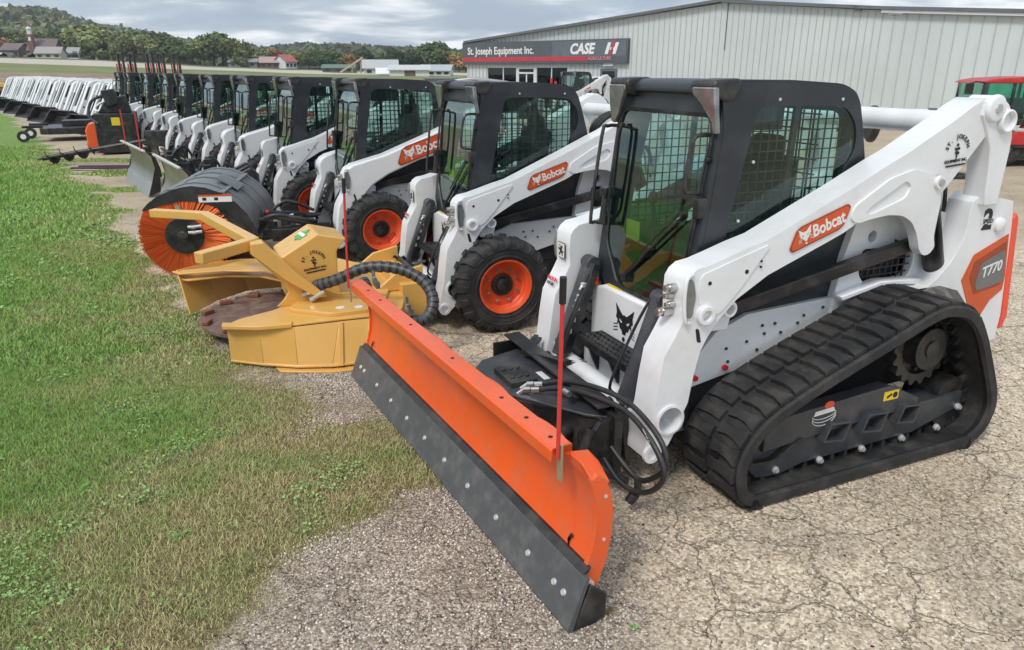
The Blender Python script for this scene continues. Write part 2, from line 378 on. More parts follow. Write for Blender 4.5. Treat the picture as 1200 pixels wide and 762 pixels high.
def grid_mesh(mb, poly, plane, nx, nz, wdt, mi=0):
    """wire guard clipped to a convex polygon. plane(u,v)->Vector"""
    us = [p[0] for p in poly]; vs = [p[1] for p in poly]
    def clip(c, ax):
        hit = []
        for i in range(len(poly)):
            a, b = poly[i-1], poly[i]
            if (a[ax]-c)*(b[ax]-c) < 0:
                t = (c-a[ax])/(b[ax]-a[ax]); hit.append(a[1-ax]+(b[1-ax]-a[1-ax])*t)
        return (min(hit), max(hit)) if len(hit) >= 2 else None
    for i in range(1, nx):
        c = min(us)+(max(us)-min(us))*i/nx; h = clip(c, 0)
        if h: mb.bar(plane(c, h[0]), plane(c, h[1]), wdt, wdt, mi)
    for i in range(1, nz):
        c = min(vs)+(max(vs)-min(vs))*i/nz; h = clip(c, 1)
        if h: mb.bar(plane(h[0], c), plane(h[1], c), wdt, wdt, mi)

def build_cab(root, kind):
    W = .47
    # shell: roof, side frames with window openings, front frame with door opening
    side = [(.03,2.03),(.02,2.075),(-.02,2.09),(-.42,2.085),(-.78,2.065),(-.85,2.04),(-.895,1.98),(-.94,1.85),(-.985,1.70),(-1.04,1.50),(-1.02,1.10),(-.85,.85),(.09,.80),(.13,.86),(.07,1.3),(.005,1.85)]
    win = rounded([(-.20,1.975),(-.80,1.962),(-.895,1.86),(-.905,1.72),(-.83,1.62),(-.80,1.28),(-.03,1.04),(-.08,1.40)] if kind != 'B' else [(-.11,1.985),(-.80,1.972),(-.895,1.88),(-.905,1.70),(-.86,1.60),(-.83,1.24),(.03,1.00),(-.01,1.40)], .07, 5)
    s = MB()
    side = rounded(side, .05, 4)
    for sg in (-1, 1): s.prism(side, sg*(W-.035), sg*W, 'y', [win])
    # roof slab with rounded sides
    roof = rounded([(.055,2.03),(.05,2.07),(.0,2.10),(-.42,2.098),(-.77,2.078),(-.86,2.045),(-.905,1.975),(-.86,1.96),(-.80,2.01),(-.02,2.03)], .04, 3)
    s.prism(roof, -W+.02, W-.02, 'y')
    sh = s.obj('cab_shell', CHAR, root, bevel=.012, seg=3)
    # front post frame (plane x ~ -.01 top to .12 bottom)
    def F(y, z, d=0): return V(.125-(z-.85)*.118+d, y, z)
    fr = MB()
    outer = [(-.455,2.03),(.455,2.03),(.468,1.90),(.468,1.30),(.468,1.0),(.28,.79),(-.28,.79),(-.468,1.0),(-.468,1.30),(-.468,1.90)]
    dw = rounded([(-.40,1.93),(.40,1.93),(.425,1.80),(.395,1.14),(.20,.905),(-.20,.905),(-.395,1.14),(-.435,1.80)] if kind != 'B' else [(-.43,1.96),(.43,1.96),(.45,1.85),(.44,1.10),(.22,.86),(-.22,.86),(-.44,1.10),(-.45,1.85)], .06, 5)
    flat = tessellate_polygon([[V(*p, 0) for p in outer], [V(*p, 0) for p in dw]]); pts = outer+dw
    vs = [F(y, z, .03) for y, z in pts]+[F(y, z, -.04) for y, z in pts]; n = len(pts)
    fs = []
    for q in flat:
        a, b, c = [pts[i] for i in q]
        if (b[0]-a[0])*(c[1]-a[1])-(c[0]-a[0])*(b[1]-a[1]) < 0: q = q[::-1]
        fs += [tuple(q), tuple(i+n for i in q[::-1])]
    k = len(outer)
    fs += [(i, n+i, n+(i+1) % k, (i+1) % k) for i in range(k)]
    fs += [(k+i, k+(i+1) % len(dw), n+k+(i+1) % len(dw), n+k+i) for i in range(len(dw))]
    fr.add(vs, fs); fr.obj('front_frame', CHAR, root, bevel=.006)
    # door: seal, glass, hinges, wiper, grab handles
    dr = MB()
    ring = [F(y*1.015, z, .032) for y, z in dw]; dr.tube(ring+[ring[0]], .011, 6)
    door = dr.obj('door', BLACK, root)
    g = MB(); g.add([F(y*1.01, z, .028) for y, z in dw], [tuple(range(len(dw)))])
    g.obj('windshield', GLASS, door)
    P = lambda y, z, d: F(y, z, d)
    for sg, z0, z1 in ((-1, 1.25, 1.83), (1, 1.55, 1.84)):
        hd = MB(); hd.tube([P(sg*.42, z0, .035), P(sg*.43, z0+.01, .12), P(sg*.43, z0+.05, .15), P(sg*.43, z1-.05, .15), P(sg*.43, z1, .12), P(sg*.42, z1, .035)], .011, 7, sub=3); hd.obj('grab_handle', BLACK, door)
    hd = MB(); hd.tube([P(-.37, 1.3, .04), P(-.37, 1.35, .075), P(-.37, 1.8, .075), P(-.37, 1.84, .04)], .009, 6, sub=2); hd.obj('grab_handle', BLACK, door)
    lt = MB(); lt.tube([P(-.425, 1.24, .06), P(-.425, 1.42, .06)], .028, 8); lt.box(P(-.425, 1.44, .06), (.07, .07, .06)); lt.obj('door_latch', BLACK, door, bevel=.008)
    hg = MB()
    for z in (1.08, 1.12, 1.45, 1.50, 1.72):
        hg.cyl(P(.44, z, .03), P(.44, z, .055), .016, n=8)
    for z in (1.10, 1.48): hg.box(P(.445, z, .045), (.05, .05, .10))
    hg.tube([P(.40, 1.08, .045), P(.415, 1.4, .05), P(.43, 1.8, .045)], .008, 6); hg.obj('hinge', BLACK, door, bevel=.004)
    wp = MB(); wp.bar(P(.34, 1.42, .06), P(.02, 1.12, .055), .012, .008); wp.bar(P(.33, 1.45, .06), P(.0, 1.15, .055), .008, .006); wp.bar(P(.10, 1.20, .045), P(-.14, .98, .045), .012, .022)
    wp.box(P(-.12, .98, .045), (.03, .05, .05)); wp.cyl(P(.34, 1.43, .04), P(.34, 1.43, .075), .014, n=8)
    wp.obj('wiper', BLACK, door)
    # lamps in the front corners of the roof
    for sg in (-1, 1):
        h = MB(); h.prism([(.02,2.0),(.075,2.02),(.10,2.075),(.085,2.102),(-.06,2.108),(-.08,2.07),(-.03,2.0)], sg*(W-.18), sg*(W+.012), 'y')
        lh = h.obj('roof_lamp', BLACK, root, bevel=.012)
        l = MB()
        pl = [(sg*(W-.16), 2.068), (sg*(W-.155), 2.035), (sg*(W-.10), 1.985), (sg*(W-.035), 1.90), (sg*(W-.008), 1.845), (sg*(W+.018), 1.85), (sg*(W+.020), 1.95), (sg*(W+.016), 2.068)]
        if sg > 0: pl = pl[::-1]
        k_ = len(pl); F2 = lambda y, z, d: F(y, z, d)+V(.055 if z > 2.0 else (.03 if z > 1.93 else .0), 0, 0)
        l.add([F2(y, z, .03) for y, z in pl]+[F2(y, z, .062) for y, z in pl], [tuple(range(k_))[::-1], tuple(range(k_, 2*k_))]+[(a, (a+1) % k_, k_+(a+1) % k_, k_+a) for a in range(k_)])
        l.obj('lens', LENS, lh, bevel=.008)
    # side windows and their wire guards
    for sg in (1, -1):
        g = MB(); g.add([V(a, sg*(W-.008), b) for a, b in win], [tuple(range(len(win)))]); so_ = g.obj('side_window', GLASSD, root)
        m = MB()
        grid_mesh(m, [(-.15,1.95),(-.85,1.95),(-.88,1.75),(-.80,1.3),(-.06,1.12)], lambda u, v, sg=sg: V(u, sg*(W-.05), v), 15, 16, .0065)
        m.bar((-.47, sg*(W-.05), 1.2), (-.50, sg*(W-.05), 1.97), .02, .035); m.bar((-.05, sg*(W-.045), 1.36), (-.88, sg*(W-.045), 1.40), .015, .02)
        m.obj('window_guard', BLACK, root)
        bt = MB()
        for (x, z) in ((-.33,2.005),(-.76,2.0),(-.86,1.50),(-.14,1.40),(-.20,1.70)): bt.cyl((x, sg*(W-.002), z), (x, sg*(W+.005), z), .008, n=8)
        bt.obj('bolts', ZINC, root)
    # front guard behind the door glass, rear frame and window
    m = MB(); 
    for i in range(1, 9): m.bar((-.70, -.4+.1*i-.05, 1.2), (-.70, -.4+.1*i-.05, 1.95), .008, .008)
    for i in range(1, 10): m.bar((-.70, -.40, 1.2+.08*i), (-.70, .40, 1.2+.08*i), .008, .008)
    m.obj('rear_guard', BLACK, root)
    b = MB(); b.prism([(-W+.04, .85), (W-.04, .85), (W-.04, 1.96), (-W+.04, 1.96)], -.905, -.875, 'x', [rounded([(-.38,1.32),(.38,1.32),(.36,1.93),(-.36,1.93)], .06)]); b.obj('rear_wall', CHAR, root)
    g = MB(); g.add([V(-.905,-.38,1.31),V(-.905,.38,1.31),V(-.905,.38,1.93),V(-.905,-.38,1.93)],[(0,1,2,3)]); g.obj('rear_window', GLASSD, root)
    # interior
    fl0 = MB(); fl0.box2(-.88,.06,-.43,.43,.88,.93); fl0.box2(-.88,.0,-.445,-.43,.9,1.2); fl0.box2(-.88,.0,.43,.445,.9,1.15); fl0.obj('cab_floor', SEATM, root)
    st = MB(); st.box((-.45, 0, 1.10), (.46, .48, .12)); st.box((-.68, 0, 1.40), (.12, .46, .56), rot=Matrix.Rotation(R(-8), 4, 'Y')); st.box((-.72, 0, 1.72), (.08, .26, .14)); st.obj('seat', SEATM, root, bevel=.04, seg=3)
    jc = MB()
    for sg in (-1, 1):
        jc.box((-.35, sg*.33, 1.12), (.45, .12, .2)); jc.tube([(-.20, sg*.33, 1.2), (-.15, sg*.32, 1.36)], .014); jc.sph((-.15, sg*.32, 1.40), .034, 8, sc=(1, 1, 1.4))
    jc.box((-.05, 0, .9), (.28, .8, .05)); jc.box((-.28, .30, 1.92), (.3, .22, .14)); jc.obj('control_console', SEATM, root, bevel=.01)
    lp = MB(); lp.bar((-.25, -.30, 1.25), (-.25, .30, 1.25), .04, .04); lp.bar((-.25, .3, 1.25), (-.62, .3, 1.45), .04, .04); lp.bar((-.25, -.3, 1.25), (-.62, -.3, 1.45), .04, .04); lp.obj('lap_bar', BLACK, root, bevel=.01)
    ct = MB(); ct.box((-.10, -.42, 1.12), (.16, .01, .26)); ct.obj('side_trim', GREENP, root)
    yk = MB(); yk.box(F(-.22, 1.24, -.03), (.004, .14, .11)); yk.obj('safety_sticker', YDK, root)

def track_loop():
    k = [(-.06,0),(-1.50,0),(-1.62,.012),(-1.715,.06),(-1.775,.14),(-1.80,.25),(-1.765,.38),(-1.66,.58),(-1.56,.75),(-1.46,.865),(-1.34,.93),(-1.20,.953),(-1.08,.935),(-.90,.872),(-.60,.765),(-.30,.655),(-.05,.545),(.07,.455),(.145,.345),(.165,.235),(.145,.12),(.09,.042),(.02,.008)]
    pts = [V(p[0], 0, p[1]) for p in k]; n = len(pts); q = []
    for i in range(n):
        p0, p1, p2, p3 = pts[i-1], pts[i], pts[(i+1) % n], pts[(i+2) % n]
        for j in range(6):
            t = j/6
            if i == 0: q.append(p1.lerp(p2, t)); continue
            q.append(.5*((2*p1)+(p2-p0)*t+(2*p0-5*p1+4*p2-p3)*t*t+(3*p1-p0-3*p2+p3)*t**3))
    # even resample
    L_ = [0]
    for i in range(len(q)): L_.append(L_[-1]+(q[(i+1) % len(q)]-q[i]).length)
    T = L_[-1]; m = 200; out_ = []; j = 0
    for i in range(m):
        s = T*i/m
        while L_[j+1] < s: j += 1
        t = (s-L_[j])/(L_[j+1]-L_[j]); out_.append(q[j].lerp(q[(j+1) % len(q)], t))
    return out_
def build_track(root, sg):
    q = track_loop(); m = len(q); y0, y1 = .545, 1.0
    def nrm(i):
        d = (q[(i+1) % m]-q[i-1]).normalized(); return V(-d.z, 0, d.x)   # candidate outward
    c = sum(q, V(0,0,0))/m
    nn = []
    for i in range(m):
        v = nrm(i)
        if v.dot(q[i]-V(-.8, 0, .45)) < 0 and False: v = -v
        nn.append(v)
    # orient outward using bottom run
    if nn[10].z > 0: nn = [-v for v in nn]
    tr = MB()
    sec = [(y0, -.006), (y0+.012, .004), (y1-.022, -.004), (y1-.012, .006), (y1, -.004), (y1, -.052), (y1-.02, -.062), (y1-.06, -.040), (y0+.06, -.040), (y0+.02, -.062), (y0, -.052)]
    K = len(sec); vs = []; fs = []
    off = .022   # belt sits inside lug height
    for i in range(m):
        for (y, d) in sec: p = q[i]+nn[i]*(d-off*.6); vs.append(V(p.x, sg*y, p.z))
    for i in range(m):
        for j in range(K):
            f = (i*K+j, i*K+(j+1) % K, ((i+1) % m)*K+(j+1) % K, ((i+1) % m)*K+j)
            fs.append(f)
    tr.add(vs, fs)
    # staggered tread lugs
    def P(i, fr, y, d):
        i0 = int(math.floor(i)) % m; t = i-math.floor(i); p = q[i0].lerp(q[(i0+1) % m], t); v = nn[i0].lerp(nn[(i0+1) % m], t); p = p+v*d
        return V(p.x, sg*y, p.z)
    pitch = 4
    for a in range(0, m, pitch):
        for (ya, yb, sh, sk) in ((y0+.03, y0+.212, 0, .12), (y0+.238, y1-.028, pitch/2, -.12)):
            w0, w1 = 1.42, 1.02; vs = []
            ns = 3
            for s_ in range(ns+1):
                t = s_/ns; y = ya+(yb-ya)*t; c0 = a+sh+sk*(1 if 0 < s_ < ns else -.4)
                q_ = ((1.75, 1.12, 1.0, 1.30) if ya < y0+.1 else (1.30, 1.0, 1.12, 1.80))[s_]; vs += [P(c0-q_-.18, 0, y, -.016), P(c0-q_, 0, y, .012), P(c0+q_*.9, 0, y, .012), P(c0+q_*.9+.18, 0, y, -.016)]
            fs = []
            for s_ in range(ns):
                b = s_*4
                for k_ in range(3): fs.append((b+k_, b+k_+1, b+k_+5, b+k_+4))
            fs += [(3, 2, 1, 0), (ns*4, ns*4+1, ns*4+2, ns*4+3)]
            tr.add(vs, fs)
        # bridge pad and inner guide lug
        if (a//pitch) % 1 == 0:
            for (ya, yb) in ((.70, .735), (.81, .845)):
                vs = [P(a-.7, 0, ya, -.05), P(a-.4, 0, ya, -.10), P(a+.4, 0, ya, -.10), P(a+.7, 0, ya, -.05), P(a-.7, 0, yb, -.05), P(a-.4, 0, yb, -.10), P(a+.4, 0, yb, -.10), P(a+.7, 0, yb, -.05)]
                tr.add(vs, [(0,1,2,3), (7,6,5,4), (0,4,5,1), (1,5,6,2), (2,6,7,3)])
    tr.obj('rubber_track', RUB, root, ang=28)
    # undercarriage frame
    u = MB()
    up = [(-.10,.34),(-.20,.43),(-.98,.475),(-1.24,.36),(-1.24,.30),(-.80,.29),(-.53,.28),(-.10,.25)]
    u.prism(up, sg*.80, sg*.885, 'y')
    lo = [(.0,.32),(.03,.21),(-.10,.085),(-.26,.072),(-.42,.105),(-1.27,.112),(-1.50,.17),(-1.66,.21),(-1.66,.31),(-1.24,.30),(-.95,.31),(-.80,.275),(-.64,.30),(-.53,.315),(-.48,.265),(-.38,.30)]
    u.prism(lo, sg*.70, sg*.86, 'y')
    fr = u.obj('undercarriage_frame', GREYB, root, bevel=.006)
    pk = MB()
    for (x, w_) in ((-.58,.10),(-.86,.10),(-1.13,.09)):
        po = [(x-w_*.6,.220),(x+w_*.95,.245),(x+w_*.55,.350),(x-w_*.95,.335)]; cx_, cz_ = sum(p[0] for p in po)/4, sum(p[1] for p in po)/4
        pk.prism(po, sg*.86, sg*.925, 'y', [[(cx_+(a-cx_)*.86, cz_+(b-cz_)*.82) for a, b in po]], mi=1); pk.prism(po, sg*.855, sg*.865, 'y')  # black backing paints in the dark inside of the open recess
    pk.prism([(.03,.21),(.045,.33),(.0,.34),(-.02,.22)], sg*.85, sg*.905, 'y'); pk.prism([(.03,.215),(-.16,.20),(-.34,.29),(-.37,.285),(-.17,.185),(.03,.198)], sg*.86, sg*.90, 'y')
    pk.obj('step_pocket', [BLACK, GREYB], fr, bevel=.002)
    rl = MB(); bo = MB()
    for x in (-.22,-.54,-.86,-1.18,-1.475): rl.cyl((x, sg*.62, .135), (x, sg*.80, .135), .092, n=20)
    for x, z in ((-.22,.115),(-.54,.10),(-.86,.10),(-1.18,.10),(-1.475,.108),(-1.636,.214)):
        bo.cyl((x, sg*.86, z), (x, sg*.872, z), .021, n=12); bo.cyl((x, sg*.872, z), (x, sg*.886, z), .014, n=6)
    rl.cyl((-.02, sg*.62, .235), (-.02, sg*.84, .235), .185, n=28); rl.cyl((-1.60, sg*.62, .235), (-1.60, sg*.84, .235), .16, n=28)
    rl.obj('roller', BLACK, fr); bo.obj('roller_bolts', ZINC, fr)
    # drive sprocket
    cx, cz = -1.30, .635; sp = []
    for i in range(72):
        a = 2*math.pi*i/72; r = .238 if i % 4 < 2 else .212; sp.append((cx+r*math.cos(a), cz+r*math.sin(a)))
    s = MB(); s.prism(sp, sg*.74, sg*.81, 'y', [circ(cx, cz, .17, 24)]); s.cyl((cx, sg*.60, cz), (cx, sg*.86, cz), .125, n=24); s.cyl((cx, sg*.70, cz), (cx, sg*.77, cz), .18, n=24); s.cyl((cx, sg*.85, cz), (cx, sg*.87, cz), .05, n=14)
    for i in range(8):
        a = 2*math.pi*i/8; s.cyl((cx+.15*math.cos(a), sg*.76, cz+.15*math.sin(a)), (cx+.15*math.cos(a), sg*.79, cz+.15*math.sin(a)), .013, n=6)
    s.obj('drive_sprocket', BLACK, root)
    if sg > 0:
        st = MB(); st.box((-1.00, .8855, .415), (.115, .003, .055), 0); st.cyl((-1.03, .887, .415), (-1.03, .889, .415), .018, n=10, mi=1); st.box((-.985, .888, .415), (.04, .002, .012), 1, rot=Matrix.Rotation(R(25), 4, 'Y')); st.obj('warning_sticker', [YSTK, BSTK], fr)
        rd = MB(); M = frame((-.50, .8855, .40), (-1, 0, .06), (0, 0, 1))
        for k_ in range(3): rd.prism([(math.cos(t)*(.085-.0*k_), math.sin(t)*(.03+.008*k_)-.012*k_) for t in [math.pi+math.pi*j/12 for j in range(13)]]+[(math.cos(t)*.082, math.sin(t)*(.027+.008*k_)-.012*k_) for t in [2*math.pi-math.pi*j/12 for j in range(13)]], 0, .003, 'z', mi=0, M=M)
        rd.prism([(-.075,.0),(.075,.0),(.065,.026),(-.065,.026)], 0, .003, 'z', mi=0, M=M); rd.prism(circ(.02, .045, .022, 12), 0, .002, 'z', mi=1, M=M @ Matrix.Scale(1.6, 4, (1, 0, 0))); rd.obj('maker_sticker', [WSTK, REDP], fr)

def build_loader(kind, label, full=True):
    track = kind == 'track'; B = kind == 'B'
    dz = 0 if track else (-.09 if B else -.052)
    root = empty('track_loader' if track else 'skid_loader'); tag(root, label, 'track loader' if track else 'skid loader', 'white loaders parked in a row along the grass')
    Z = Matrix.Translation((0, 0, dz)); arm = ARMB if B else ARM
    ya, yb = (.50, .68) if not B else (.48, .68)
    # ---- lift arms
    for sg in (1, -1):
        a = MB(); holes = [circ(.36, .445, .075, 20)] if not B else ()
        a.prism(arm, sg*ya, sg*yb, 'y', holes, M=Z)
        ao = a.obj('lift_arm', WHITE, root, bevel=.035 if B else .014, seg=4 if B else 3)
        d = MB(); y = sg*yb; o_ = sg*.006
        if not B:
            # raised side plates
            plate = rounded([(.24,1.20),(-.11,1.30),(-.165,1.315),(-.172,1.30),(-.13,1.25),(-.02,1.115),(.10,.99),(.21,.98),(.245,1.08)], .03)
            d.prism(plate, y, y+sg*.007, 'y', M=Z)
            rp = rounded([(-.70,1.40),(-.72,1.47),(-.95,1.60),(-1.12,1.64),(-1.30,1.60),(-1.375,1.47),(-1.37,1.25),(-1.395,1.19),(-1.36,1.15),(-1.31,1.145),(-1.27,1.18),(-1.225,1.28),(-1.17,1.35),(-1.09,1.392),(-.98,1.405),(-.84,1.392),(-.76,1.375)], .03)
            rec = rounded([(-1.075,1.585),(-1.12,1.55),(-1.09,1.49),(-.86,1.42),(-.80,1.42),(-.83,1.46)], .03)
            d.prism(rp, y-sg*.05, y+sg*.012, 'y', [rec], M=Z)
            d.lathe([(-.02,.052),(.03,.052),(.034,.046),(.034,.03),(-.02,.028)], (.20, y, .995+dz), (0, sg, 0), 20)
            d.lathe([(-.02,.045),(.05,.045),(.055,.04),(.055,.028),(-.02,.026)], (.008, sg*.60, .985+dz), (0, sg, 0), 20)
            d.lathe([(0,.085),(.012,.085),(.014,.072),(-.1,.07)], (.36, y, .445+dz), (0, sg, 0), 24)
            d.lathe([(0,.052),(.018,.05),(.018,.03),(-.03,.028)], (.462, y, .272+dz), (0, sg, 0), 20)
            d.lathe([(0,.038),(.02,.036),(.02,.02),(.01,.018)], (-1.325, y+sg*.01, 1.56+dz), (0, sg, 0), 16)
            for (x, z, r) in ((.185,1.155,.011),(-.04,1.19,.012),(-.13,1.235,.006),(-.13,1.205,.006)): d.cyl((x, y, z+dz), (x, y+sg*.009, z+dz), r, n=10, mi=1)
        for (x0, x1) in ((.252, .228),): 
            d.prism(rounded([(x0-.03,.92),(x0-.008,.925),(x1+.0,.85),(x1-.025,.845)], .01), y, y+sg*.0025, 'y', mi=1, M=Z)
        d.obj('arm_plate', [WHITE, BSTK], ao, bevel=.004)
        # work lamps on the front of the arm (guarded)
        l = MB(); xf = .322
        l.prism(rounded([(.275,.985),(.33,.99),(.345,1.10),(.33,1.18),(.285,1.19),(.262,1.1)], .03), sg*(yb-.0), sg*(yb+.012), 'y', M=Z)
        l.obj('work_lamp', LENS, ao, bevel=.006)
        g = MB(); k2 = 1 if sg > 0 else .3; g.tube([(.29, sg*(yb+.004), .965+dz), (.325, sg*(yb+.02*k2), .975+dz), (.342, sg*(yb+.022*k2), 1.08+dz), (.335, sg*(yb+.02*k2), 1.19+dz), (.29, sg*(yb+.004), 1.21+dz)], .010, 8, sub=4); (g.obj('lamp_guard', WHITE, ao) if sg > 0 else None)
        # quick couplers on the near arm
        if sg > 0:
            c = MB()
            for (y_, z_, r, ln) in ((.60,1.13,.022,.06),(.585,1.085,.018,.05),(.60,1.045,.015,.05),(.57,1.00,.026,.075)):
                c.cyl((.31, y_, z_+dz), (.33+ln*.6, y_, z_+dz), r, n=12); c.cyl((.33+ln*.5, y_, z_+dz), (.33+ln, y_, z_+dz), r*.75, n=12)
            c.obj('hydraulic_coupler', CHROME, ao)
            bx_ = MB(); M = frame((.375, .575, .86+dz), (0, 1, 0), (-.55, 0, 1)); bx_.box((0,0,.004), (.075,.115,.002), 0, M=M)
            for i in range(4): bx_.box((0,-.045+.014*i,.0055), (.062,.006,.001), 1, M=M)
            for i in range(3): bx_.box((-.022+.022*i,.03,.0055), (.014,.03,.001), 1, M=M)
            bx_.obj('hose_guide_decal', [WSTK, BSTK], ao)
        else:
            bx_ = MB(); M = frame((.335, -.59, 1.06+dz), (0, 1, 0), (0, 0, 1)); bx_.box((0,0,.0), (.09,.10,.003), 1, M=M); bx_.box((0,0,.001), (.082,.092,.003), 0, M=M)
            bx_.tube([M @ V(-.02,-.03,.003), M @ V(0,0,.003), M @ V(.015,.03,.003)], .006, 5, mi=1); bx_.tube([M @ V(-.03,.01,.003), M @ V(0,0,.003), M @ V(.03,-.01,.003)], .006, 5, mi=1); bx_.tube([M @ V(-.02,.035,.003), M @ V(.02,-.035,.003)], .004, 5, mi=1)
            M = frame((.40, -.59, .86+dz), (0, 1, 0), (-.5, 0, 1)); bx_.text('MADE IN', M @ Matrix.Translation((0,.018,.006)), .032, .002, 2, bold=.001); bx_.text('THE USA', M @ Matrix.Translation((0,-.014,.006)), .024, .002, 1, bold=.001)
            bx_.obj('arm_decal', [WSTK, BSTK, RSTK], ao)
    if track:
        dc = MB(); decal_bobcat(dc, 1.0, -.50, 1.372, .684); dc.obj('name_decal', [DECAL, DECALD, WSTK, BSTK], root)
        dm = MB(); dealer_mark(dm, frame((-1.44, .683, 1.715), (-1, 0, .07), (-.07, 0, 1)), .205, 0); dm.obj('dealer_mark', BSTK, root)
    elif B:
        dc = MB(); decal_bobcat(dc, 1.65, -.62, 1.405+dz, .684, True); dc.obj('name_decal', [DECAL, DECALD, WSTK, BSTK], root)
        ys = MB(); ys.bar((-.1, -.50, 1.335+dz), (.02, -.50, 1.295+dz), .04, .006); ys.obj('yellow_tape', YSTK, root)
    else:
        dc = MB(); decal_bobcat(dc, 1.0, -.50, 1.372+dz, .684); dc.obj('name_decal', [DECAL, DECALD, WSTK, BSTK], root)
    # ---- rear links, cross tube
    for sg in (1, -1):
        lk = MB()
        lp_ = [(-1.587,1.987),(-1.64,2.015),(-1.70,2.01),(-1.775,1.965),(-1.83,1.90),(-1.86,1.78),(-1.865,1.70),(-1.855,1.40),(-1.74,1.40),(-1.728,1.50),(-1.718,1.60),(-1.693,1.724),(-1.627,1.842),(-1.575,1.91)]
        lk.prism(lp_, sg*.56, sg*.70, 'y', M=Z)
        lk.lathe([(0,.075),(.022,.073),(.026,.06),(.026,.0)], (-1.65, sg*.70, 1.945+dz), (0, sg, 0), 22); lk.lathe([(0,.066),(.03,.064),(.03,.048),(-.06,.046)], (-1.765, sg*.70, 1.875+dz), (0, sg, 0), 22)
        lk.obj('rear_link', WHITE, root, bevel=.012, seg=3)
    pn = MB(); pn.cyl((-1.65, .724, 1.945+dz), (-1.65, .735, 1.945+dz), .026, n=8); pn.cyl((-1.325,.71,1.56+dz),(-1.325,.72,1.56+dz),.018,n=8); pn.obj('pivot_pin', CHROME, root)
    xt = MB(); xt.cyl((-1.55, -.60, 1.86+dz), (-1.55, .60, 1.86+dz), .065, n=20); xt.obj('cross_tube', WHITE, root)
    hz = MB()
    for k_ in range(3): hz.tube([(-1.20-.02*k_, .35-.05*k_, 1.45+dz), (-1.15, .37-.05*k_, 1.72+dz), (-1.32, .38-.05*k_, 1.86+dz), (-1.5, .37-.05*k_, 1.80+dz), (-1.52, .36, 1.55+dz)], .02, 7, sub=5)
    if not track: hz.obj('rear_hoses', RUBS, root)
    for sg in (1, -1):
        lg = MB(); lg.prism(rounded([(-.98,1.40),(-.985,1.60),(-1.06,1.60),(-1.10,1.42)], .03), sg*.475, sg*.51, 'y'); lg.cyl((-1.025, sg*.51, 1.56), (-1.025, sg*.525, 1.56), .022, n=12, mi=1); lg.obj('cab_mount_lug', [WHITE, CHROME], root, bevel=.005)
    # ---- lift cylinder
    for sg in (1, -1):
        cy = MB(); cy.cyl((-1.42, sg*.575, 1.46+dz), (-1.60, sg*.575, .98), .058, n=18); cy.tube([(-1.36, sg*.61, 1.50+dz), (-1.46, sg*.645, 1.30), (-1.52, sg*.645, 1.10)], .013, 6, sub=4); cy.obj('lift_cylinder', BLACK, root)
    hs = MB(); hs.tube([(-1.45,.50,1.62+dz), (-1.56,.52,1.55+dz), (-1.60,.52,1.38), (-1.62,.50,1.25)], .016, 6, sub=4, mi=0); hs.tube([(-1.48,.47,1.60+dz), (-1.62,.49,1.55+dz), (-1.68,.49,1.36), (-1.66,.5,1.22)], .02, 6, sub=4, mi=1); hs.obj('steel_lines', [CHROME, RUBS], root)
    # ---- link bar under the arm
    for sg in (1, -1):
        br = MB(); br.bar((-.05, sg*.585, .965+dz*.8), (-1.43, sg*.585, 1.205+dz*.5), .05, .075); br.obj('link_bar', BLACK, root, bevel=.006)
    # ---- chassis
    b = MB()
    low = [(.12,.50),(.15,.60),(.05,.70),(-.04,.80),(-.25,.88),(-.86,.90),(-.95,.72),(-.4,.585)]
    rearp = [(-.86,.80),(-.86,.905),(-.90,1.15),(-.965,1.38),(-1.25,1.42),(-1.60,1.35),(-1.95,1.30),(-2.05,.95),(-2.0,.60),(-1.6,.66),(-1.0,.72)]
    gr = rounded([(-1.03,1.17),(-1.46,1.155),(-1.475,1.03),(-1.44,.965),(-1.10,.95),(-1.03,1.02)], .04)
    hole2 = circ(-1.10, 1.24, .035, 14)
    for sg in (1, -1):
        b.prism(low, sg*.44, sg*.50, 'y'); b.prism(rearp, sg*.46, sg*.515, 'y', [gr, hole2])
    b.obj('chassis', WHITE, root, bevel=.006)
    b = MB(); b.box2(-1.95, .08, -.47, .47, .22, .72); b.obj('lower_frame', SEATM, root, bevel=.01)
    for sg in (1, -1):
        fl = MB()
        fl.prism([(-.84,.93),(-.86,.90),(-1.15,.955),(-1.50,.93),(-1.70,.86),(-1.82,.76),(-1.86,.78),(-1.72,.90),(-1.50,.965),(-1.15,.985)], sg*.50, sg*.585, 'y')
        fl.obj('fender', WHITE, root, bevel=.008); fl = MB()
        fl.prism(rounded([(-.03,.85),(-.055,.98),(-.02,1.03),(.04,1.03),(.07,.98),(.10,.86)], .02), sg*.50, sg*.60, 'y', M=Matrix.Translation((0,0,dz)))
        fl.obj('link_lug', WHITE, root, bevel=.008)
    bo = MB()
    for (x, z) in ((-.12,.70),(-.26,.72),(-.36,.80),(-.38,.75),(-.45,.80),(-.50,.74),(-.62,.78),(-.66,.82),(-.80,.85),(-1.0,.88),(-.14,.62),(-.34,.66)): bo.cyl((x, .50, z), (x, .508, z), .009, n=8)
    for (x, z) in ((.08,.56),(-.12,.59)): bo.cyl((x,.5,z),(x,.52,z), .016, n=8, mi=1)
    for (x, z) in ((-.18,.99),(-.42,1.06),(-.52,1.1)): bo.cyl((x,.455,z),(x,.465,z), .01, n=8)
    bo.obj('bolts', [GREYB, RSTK], root)
    gl = MB(); grid_mesh(gl, gr, lambda u, v: V(u, .49, v), 9, 5, .007); gl.box2(-1.60,-.90,.36,.38,.85,1.3); gl.obj('side_grille', BLACK, root)
